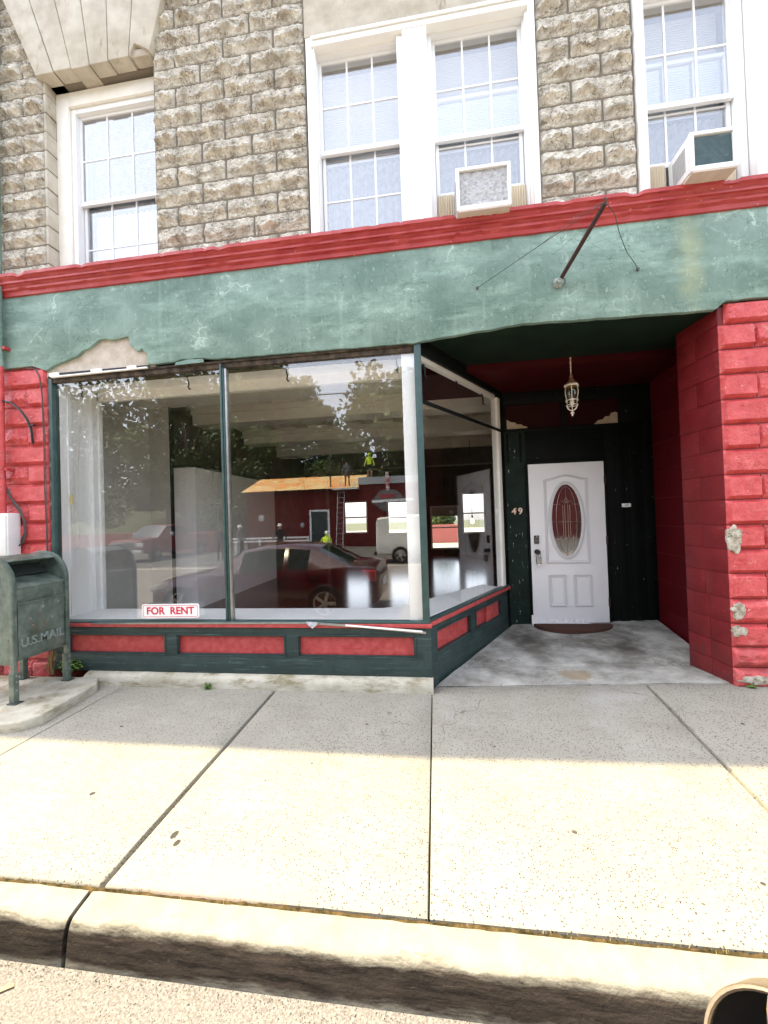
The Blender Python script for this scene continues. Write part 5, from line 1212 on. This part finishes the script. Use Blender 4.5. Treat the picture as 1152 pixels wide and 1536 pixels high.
def wheel(root,c,r,w,axis,rimmat):
    mb=MB(); mb.lathe([(r*.60,-w*.2),(r*.62,-w/2),(r*.93,-w/2),(r,-w*.36),(r,w*.36),(r*.93,w/2),(r*.62,w/2),(r*.60,w*.2)],(0,0,0),28,axis); mb.v=[tuple(Vector(p)+Vector(c)) for p in mb.v]; o=obj('wheel',mb,M['tyre'],root,smooth=True)
    m=MB(); m.lathe([(.02,w*.47),(r*.14,w*.49),(r*.16,w*.35)],(0,0,0),12,axis); m.lathe([(r*.56,w*.30),(r*.62,w*.50),(r*.60,w*.51)],(0,0,0),28,axis,False)
    m.lathe([(.02,-w*.47),(r*.14,-w*.49),(r*.16,-w*.35)],(0,0,0),12,axis); m.lathe([(r*.60,-w*.51),(r*.62,-w*.50),(r*.56,-w*.30)],(0,0,0),28,axis,False)
    for s in (-1,1):
        for k in range(5):
            a=2*math.pi*k/5; p0=(math.cos(a)*r*.12,math.sin(a)*r*.12); p1=(math.cos(a)*r*.6,math.sin(a)*r*.6)
            if axis=='Y': m.bar((p0[0],s*w*.44,p0[1]),(p1[0],s*w*.44,p1[1]),.02,r*.16)
            else: m.bar((s*w*.44,p0[0],p0[1]),(s*w*.44,p1[0],p1[1]),r*.16,.02)
    m.v=[tuple(Vector(p)+Vector(c)) for p in m.v]; obj('rim',m,rimmat,o)
PILL=()
RZ_=road_z(-3.7)
car=thing('parked_car','maroon sedan mirrored in the shop glass, rear end to the right','car',(-3.1,-3.69,RZ_))
ST=[(0,.55,.30,.48,.52,0,0),(.10,.70,.22,.52,.60,0,0),(.35,.80,.19,.60,.70,0,0),(.9,.87,.18,.68,.79,0,0),(1.35,.88,.18,.74,.85,0,0),(2.0,.885,.18,.78,.87,1.25,.60),(2.08,.885,.18,.78,.87,1.27,.61),(2.55,.89,.18,.79,.88,1.33,.62),(2.95,.89,.18,.80,.89,1.34,.62),(3.03,.89,.18,.80,.89,1.34,.62),(3.45,.885,.18,.82,.90,1.30,.60),(3.62,.885,.18,.83,.905,1.27,.58),(4.22,.87,.20,.85,.93,0,0),(4.60,.84,.24,.84,.92,0,0),(4.74,.76,.28,.76,.88,0,0),(4.80,.66,.34,.60,.70,0,0)]
PILL=(2.95,2.0,3.45)
WC=lambda p:(-5.30+p[0]*.905,-3.69+p[1],RZ_+p[2]*.97)
loft_vehicle(car,ST,WC,M['carred'],M['cglass'])
for x in (.85,3.80):
    for s in (-1,1): wheel(car,WC((x,s*.80,.32)),.32,.21,'Y',M['rim'])
mb=MB()
for s in (-1,1): mb.prism([WC((4.62,0,0))[0:1]+(RZ_+.66,),WC((4.765,0,0))[0:1]+(RZ_+.66,),WC((4.755,0,0))[0:1]+(RZ_+.84,),WC((4.50,0,0))[0:1]+(RZ_+.86,)],-3.69+s*.60,-3.69+s*.845)
obj('tail_light',mb,M['tail'],car,bevel=.01)
mb=MB(); mb.box(*WC((4.785,-.26,.50)),*WC((4.815,.26,.63))); obj('number_plate',mb,M['signwhite'],car)
mb=MB(); 
for s in (-1,1): mb.prism([(WC((.12,0,0))[0],RZ_+.50),(WC((.55,0,0))[0],RZ_+.60),(WC((.5,0,0))[0],RZ_+.70),(WC((.14,0,0))[0],RZ_+.60)],-3.69+s*.55,-3.69+s*.80)
obj('head_light',mb,M['headl'],car,bevel=.01)
for s in (-1,1):
    mb=MB(); mb.lathe([(.01,-.05),(.06,-.04),(.08,0),(.07,.05),(.01,.07)],WC((1.95,s*.97,.93)),12,'X'); obj('wing_mirror',mb,M['carred'],car,smooth=True)
mb=MB()
for x in (2.98,): mb.box(*WC((x,.875,.3)),*WC((x+.012,.895,.80))); mb.box(*WC((x-1.0,.86,.3)),*WC((x-.99,.892,.78)))
mb.box(*WC((2.75,.88,.72)),*WC((2.92,.91,.75))); mb.box(*WC((3.5,.87,.74)),*WC((3.65,.90,.77))); obj('door_trim',mb,M['black'],car)

TRZ=GZ
trk=thing('pickup_truck','dark red and silver pickup truck facing the shop, mirrored in the left pane','pickup truck',(-15.8,-17,TRZ))
WT=lambda p:(-15.75+p[1]*-1, -14.3-p[0], TRZ+p[2])
ST=[(0,.90,.55,.85,1.05,0,0),(.08,.98,.45,.90,1.16,0,0),(.7,1.0,.42,1.02,1.20,0,0),(1.35,1.0,.42,1.06,1.24,0,0),(2.05,1.0,.42,1.10,1.26,1.88,.74),(2.12,1.0,.42,1.10,1.26,1.90,.76),(2.9,1.0,.42,1.10,1.26,1.93,.78),(2.98,1.0,.42,1.10,1.26,1.93,.78),(3.7,1.0,.42,1.10,1.26,1.90,.76),(3.78,1.0,.42,1.10,1.26,1.88,.76),(3.80,1.0,.42,1.10,1.26,0,0),(5.7,1.0,.45,1.10,1.26,0,0),(5.75,.98,.5,1.08,1.22,0,0)]
PILL=(2.9,2.05,3.7)
loft_vehicle(trk,ST,WT,M['truckred'],M['cglass'])
for x in (.95,4.8):
    for s in (-1,1): wheel(trk,WT((x,s*.90,.39)),.39,.26,'X',M['rim'])
mb=MB(); mb.box(*WT((.3,1.005,.50)),*WT((5.6,.90,.76))); obj('silver_stripe',mb,M['silver'],trk,bevel=.01)
mb=MB(); mb.box(*WT((-.03,-.62,.72)),*WT((.05,.62,1.06))); gr=obj('grille',mb,M['silver'],trk,bevel=.01)
mb=MB()
for z in (.76,.86,.96): mb.box(*WT((-.04,-.57,z)),*WT((-.031,.57,z+.06)))
obj('grille_slot',mb,M['black'],gr)
mb=MB(); mb.box(*WT((-.14,-.98,.46)),*WT((.04,.98,.66))); obj('bumper',mb,M['rim'],trk,bevel=.03)
for s in (-1,1):
    mb=MB(); mb.box(*WT((-.02,s*.64,.80)),*WT((.12,s*.96,1.02))); obj('head_light',mb,M['headl'],trk,bevel=.02)
    mb=MB(); mb.box(*WT((1.95,s*1.02,1.28)),*WT((2.10,s*1.22,1.50))); obj('wing_mirror',mb,M['silver'],trk,bevel=.02)

van=thing('white_van','white van parked by the red building, mirrored beside the white window post','van',(0,-13,road_z(-12)))
WV=lambda p:(-2.35+p[0],-13+p[1],road_z(-13)+p[2])
ST=[(0,.86,.40,.9,1.02,1.75,.74),(.06,.92,.36,.9,1.05,1.90,.78),(1.2,.95,.34,.9,1.05,1.98,.80),(1.3,.95,.34,.9,1.05,1.98,.80),(2.9,.95,.34,.9,1.05,1.98,.80),(3.1,.95,.34,.9,1.05,1.95,.78),(3.9,.95,.34,.9,1.08,0,0),(4.6,.90,.36,.85,1.0,0,0),(4.75,.80,.42,.75,.85,0,0)]
PILL=(0,1.2,.06,1.3)
loft_vehicle(van,ST,WV,M['vanwhite'],M['cglass'])
for x in (1.0,3.9):
    for s in (-1,1): wheel(van,WV((x,s*.84,.36)),.36,.24,'Y',M['rim'])
mb=MB(); mb.box(*WV((-.10,-.85,.36)),*WV((.02,.85,.50))); obj('bumper',mb,M['black'],van,bevel=.02)

# ------------------------------------------------------------------ trees across the street
def tree_proto(name, seed, h, r, nleaf, ls, m, trunk_h, label, open_=.0):
    rnd=random.Random(seed)
    root=thing(name,label,'tree',(0,0,0))
    t=MB(); t.tube([(0,0,-.3),(.1,0,h*.25),(-.05,.1,h*.5),(.1,0,h*.78)],[h*.028,h*.022,h*.015,h*.005],8)
    lob=[]
    for i in range(15):
        a=rnd.uniform(0,6.28); q=rnd.random()**.6; zz=trunk_h+(h-trunk_h)*rnd.uniform(.05,.95)
        rr_=r*math.sqrt(max(.1,1-((zz-trunk_h)/(h-trunk_h)*1.6-.6)**2))*q
        c=Vector((rr_*math.cos(a),rr_*math.sin(a),zz)); lob.append((c,r*rnd.uniform(.26,.46)))
        t.tube([(0,0,max(trunk_h*.6,zz*.55)),tuple(c*.5+Vector((0,0,zz*.32))),tuple(c)],[h*.010,h*.006,h*.002],5)
    obj('trunk',t,M['bark'],root,smooth=True)
    L=MB()
    for i in range(nleaf):
        c,s=lob[rnd.randrange(len(lob))]
        d=Vector((rnd.gauss(0,1),rnd.gauss(0,1),rnd.gauss(0,1))).normalized()*s*(rnd.random()**.4)
        p=c+Vector((d.x,d.y,d.z*.8)); 
        n=Vector((rnd.gauss(0,1),rnd.gauss(0,1),rnd.gauss(0,1)+.6)).normalized(); u=n.orthogonal().normalized(); v=n.cross(u); k=ls*rnd.uniform(.6,1.4)
        L.add([p-u*k*.5,p+v*k*.35,p+u*k*.5,p-v*k*.35],[(0,1,2,3)])
    obj('crown',L,m,root,recalc=False)
    return root
pA=tree_proto('leafy_tree',3,15,4.6,9000,.34,M['leaf'],3.0,'tall mid-green tree rising behind the ridge of the rusty roof, in the reflection')
pB=tree_proto('leafy_tree',8,13,5.0,9000,.36,M['leaf2'],1.5,'broad dark green tree behind the red building, directly beyond the roof workers, in the reflection')
spots=[(pA,-15.5,-34,1.15,0,'tall green tree behind the left gable of the rusty roof, in the reflection'),
 (pB,-11.2,-37,1.0,1,'broad dark tree behind the middle of the rusty roof, in the reflection'),
 (pB,-5.0,-33.5,.88,2.2,'dark tree right behind the two roof workers, in the reflection'),
 (pA,-3.0,-37,1.12,4,'tall green tree right of the bright sky gap, in the reflection'),
 (pA,-20,-36,1.3,2,'tall green tree above the pickup truck, in the reflection'),
 (pB,-25,-33,1.1,3,'broad dark tree left of the pickup truck, in the reflection'),
 (pB,-18,-30.5,.8,5,'smaller dark tree just behind the pickup truck, in the reflection'),
 (pA,-30,-37,1.35,1,'tall tree at the far left of the reflected street'),
 (pB,1.5,-34,1.15,.5,'broad dark tree over the grey parapet, beside the white post, in the reflection'),
 (pA,6.5,-36,1.1,2.7,'tall tree behind the right end of the red building'),
 (pB,-8.0,-31.5,.62,1.6,'low dark tree behind the ridge under the bright sky gap, in the reflection'),
 (pB,-33,-27,1.0,2,'broad dark tree at the far left end of the brick wall'),
 (pA,12,-33,1.1,5.2,'tall tree far right across the street')]
used=set()
for p,x,y,s,rz,lab in spots:
    o=p if id(p) not in used else copy_tree(p); used.add(id(p))
    o.location=(x,y,GZ+.5); o.rotation_euler=(0,0,rz); o.scale=(s,s,s); tag(o,lab,'tree','trees across the street')
# far wood filling the horizon
rnd=random.Random(5); L=MB()
for i in range(42000):
    x=rnd.uniform(-75,45); y=-52-rnd.random()*12; zt=26+7*noise.noise(Vector((x*.12,0,0))) - 11*math.exp(-((x+14.5)/3.2)**2)
    z=rnd.uniform(3,zt)
    n=Vector((rnd.gauss(0,1),rnd.gauss(0,1)+1,rnd.gauss(0,1)+.4)).normalized(); u=n.orthogonal().normalized(); v=n.cross(u); k=rnd.uniform(.5,1.1); p=Vector((x,y,z))
    L.add([p-u*k*.5,p+v*k*.4,p+u*k*.5,p-v*k*.4],[(0,1,2,3)])
tag(obj('far_wood',L,M['leaf2'],recalc=False),kind='stuff')
# overhead wires
ow=thing('utility_wire','black overhead wires above the street, mirrored in the glass','overhead wire',(0,-9,7))
for y,z in ((-9,7.0),(-9.2,7.9),(-8.6,5.6)):
    mb=MB(); mb.tube([(-30+60*i/24,y,z+((i-12)/12)**2*.9) for i in range(25)],.02,5); obj('strand',mb,M['black'],ow)
# yard behind the shop, seen through the rear windows
mb=MB(); mb.box(-.3,17,-.3,1.35,17.3,1.05); tag(obj('yard_fence',mb,mat('pale_red_fence',(.5,.16,.14),.7)),'low red fence behind the rear shop window','fence')
mb=MB(); mb.grid(2,2,lambda u,v:(-15+30*u,9.4+30*v,.1)); struct('back_yard',mb,M['concrete'])
rnd=random.Random(11); L=MB()
for i in range(2500):
    d=Vector((rnd.gauss(0,1),rnd.gauss(0,1),rnd.gauss(0,1))).normalized()*(rnd.random()**.4); p=Vector((.5+d.x*.75,18.5+d.y*.8,1.45+d.z*.75)); n=Vector((rnd.gauss(0,1),rnd.gauss(0,1)-1,rnd.gauss(0,1)+.4)).normalized(); u=n.orthogonal().normalized(); v=n.cross(u); k=.16
    L.add([p-u*k*.5,p+v*k*.4,p+u*k*.5,p-v*k*.4],[(0,1,2,3)])
tag(obj('garden_bush',L,M['leaf'],recalc=False),'green bush beyond the rear shop window','bush')

# ------------------------------------------------------------------ light, sky, camera
elev=math.atan2(1, math.hypot(.42,.135)); 
sv=Vector((-.42,.078,1)).normalized()
w=bpy.data.worlds.new('World'); scene.world=w; w.use_nodes=True; nt=w.node_tree
sky=nt.nodes.new('ShaderNodeTexSky'); sky.sky_type='NISHITA'; sky.sun_disc=False; sky.sun_elevation=math.asin(sv.z); sky.sun_rotation=math.atan2(sv.x,sv.y); sky.air_density=1.0; sky.dust_density=2.0; sky.ozone_density=1
hs=nt.nodes.new('ShaderNodeHueSaturation'); hs.inputs['Saturation'].default_value=.42
nt.links.new(sky.outputs[0],hs.inputs['Color']); nt.links.new(hs.outputs[0],nt.nodes['Background'].inputs['Color']); nt.nodes['Background'].inputs['Strength'].default_value=.15
sl=bpy.data.lights.new('sun','SUN'); sl.energy=2.0; sl.angle=R(.5); sl.color=(1,.85,.50); so=bpy.data.objects.new('sun',sl); COL.objects.link(so)
so.rotation_euler=(-sv).to_track_quat('-Z','Y').to_euler(); so.location=(0,0,20)
cam=bpy.data.cameras.new('camera'); co=bpy.data.objects.new('camera',cam); COL.objects.link(co); scene.camera=co
rx,ry,rz=.0137,-.0328,.1277
fw=Vector((-math.sin(rz)*math.cos(rx),math.cos(rz)*math.cos(rx),math.sin(rx))); r0=Vector((math.cos(rz),math.sin(rz),0)); u0=r0.cross(fw)
c_,s_=math.cos(ry),math.sin(ry); Rv=r0*c_+u0*s_; Uv=-r0*s_+u0*c_
co.matrix_world=Matrix.Translation((0,-D,H))@Matrix((Rv,Uv,-fw)).transposed().to_4x4()
cam.sensor_fit='AUTO'; cam.sensor_width=36; cam.lens=575/1536*36; cam.clip_start=.02; cam.clip_end=500
scene.view_settings.view_transform='Standard'; scene.view_settings.look='None'; scene.view_settings.exposure=2.58; scene.view_settings.gamma=1
scene.cycles.max_bounces=10; scene.cycles.transparent_max_bounces=16; scene.cycles.glossy_bounces=5
scene.render.film_transparent=False
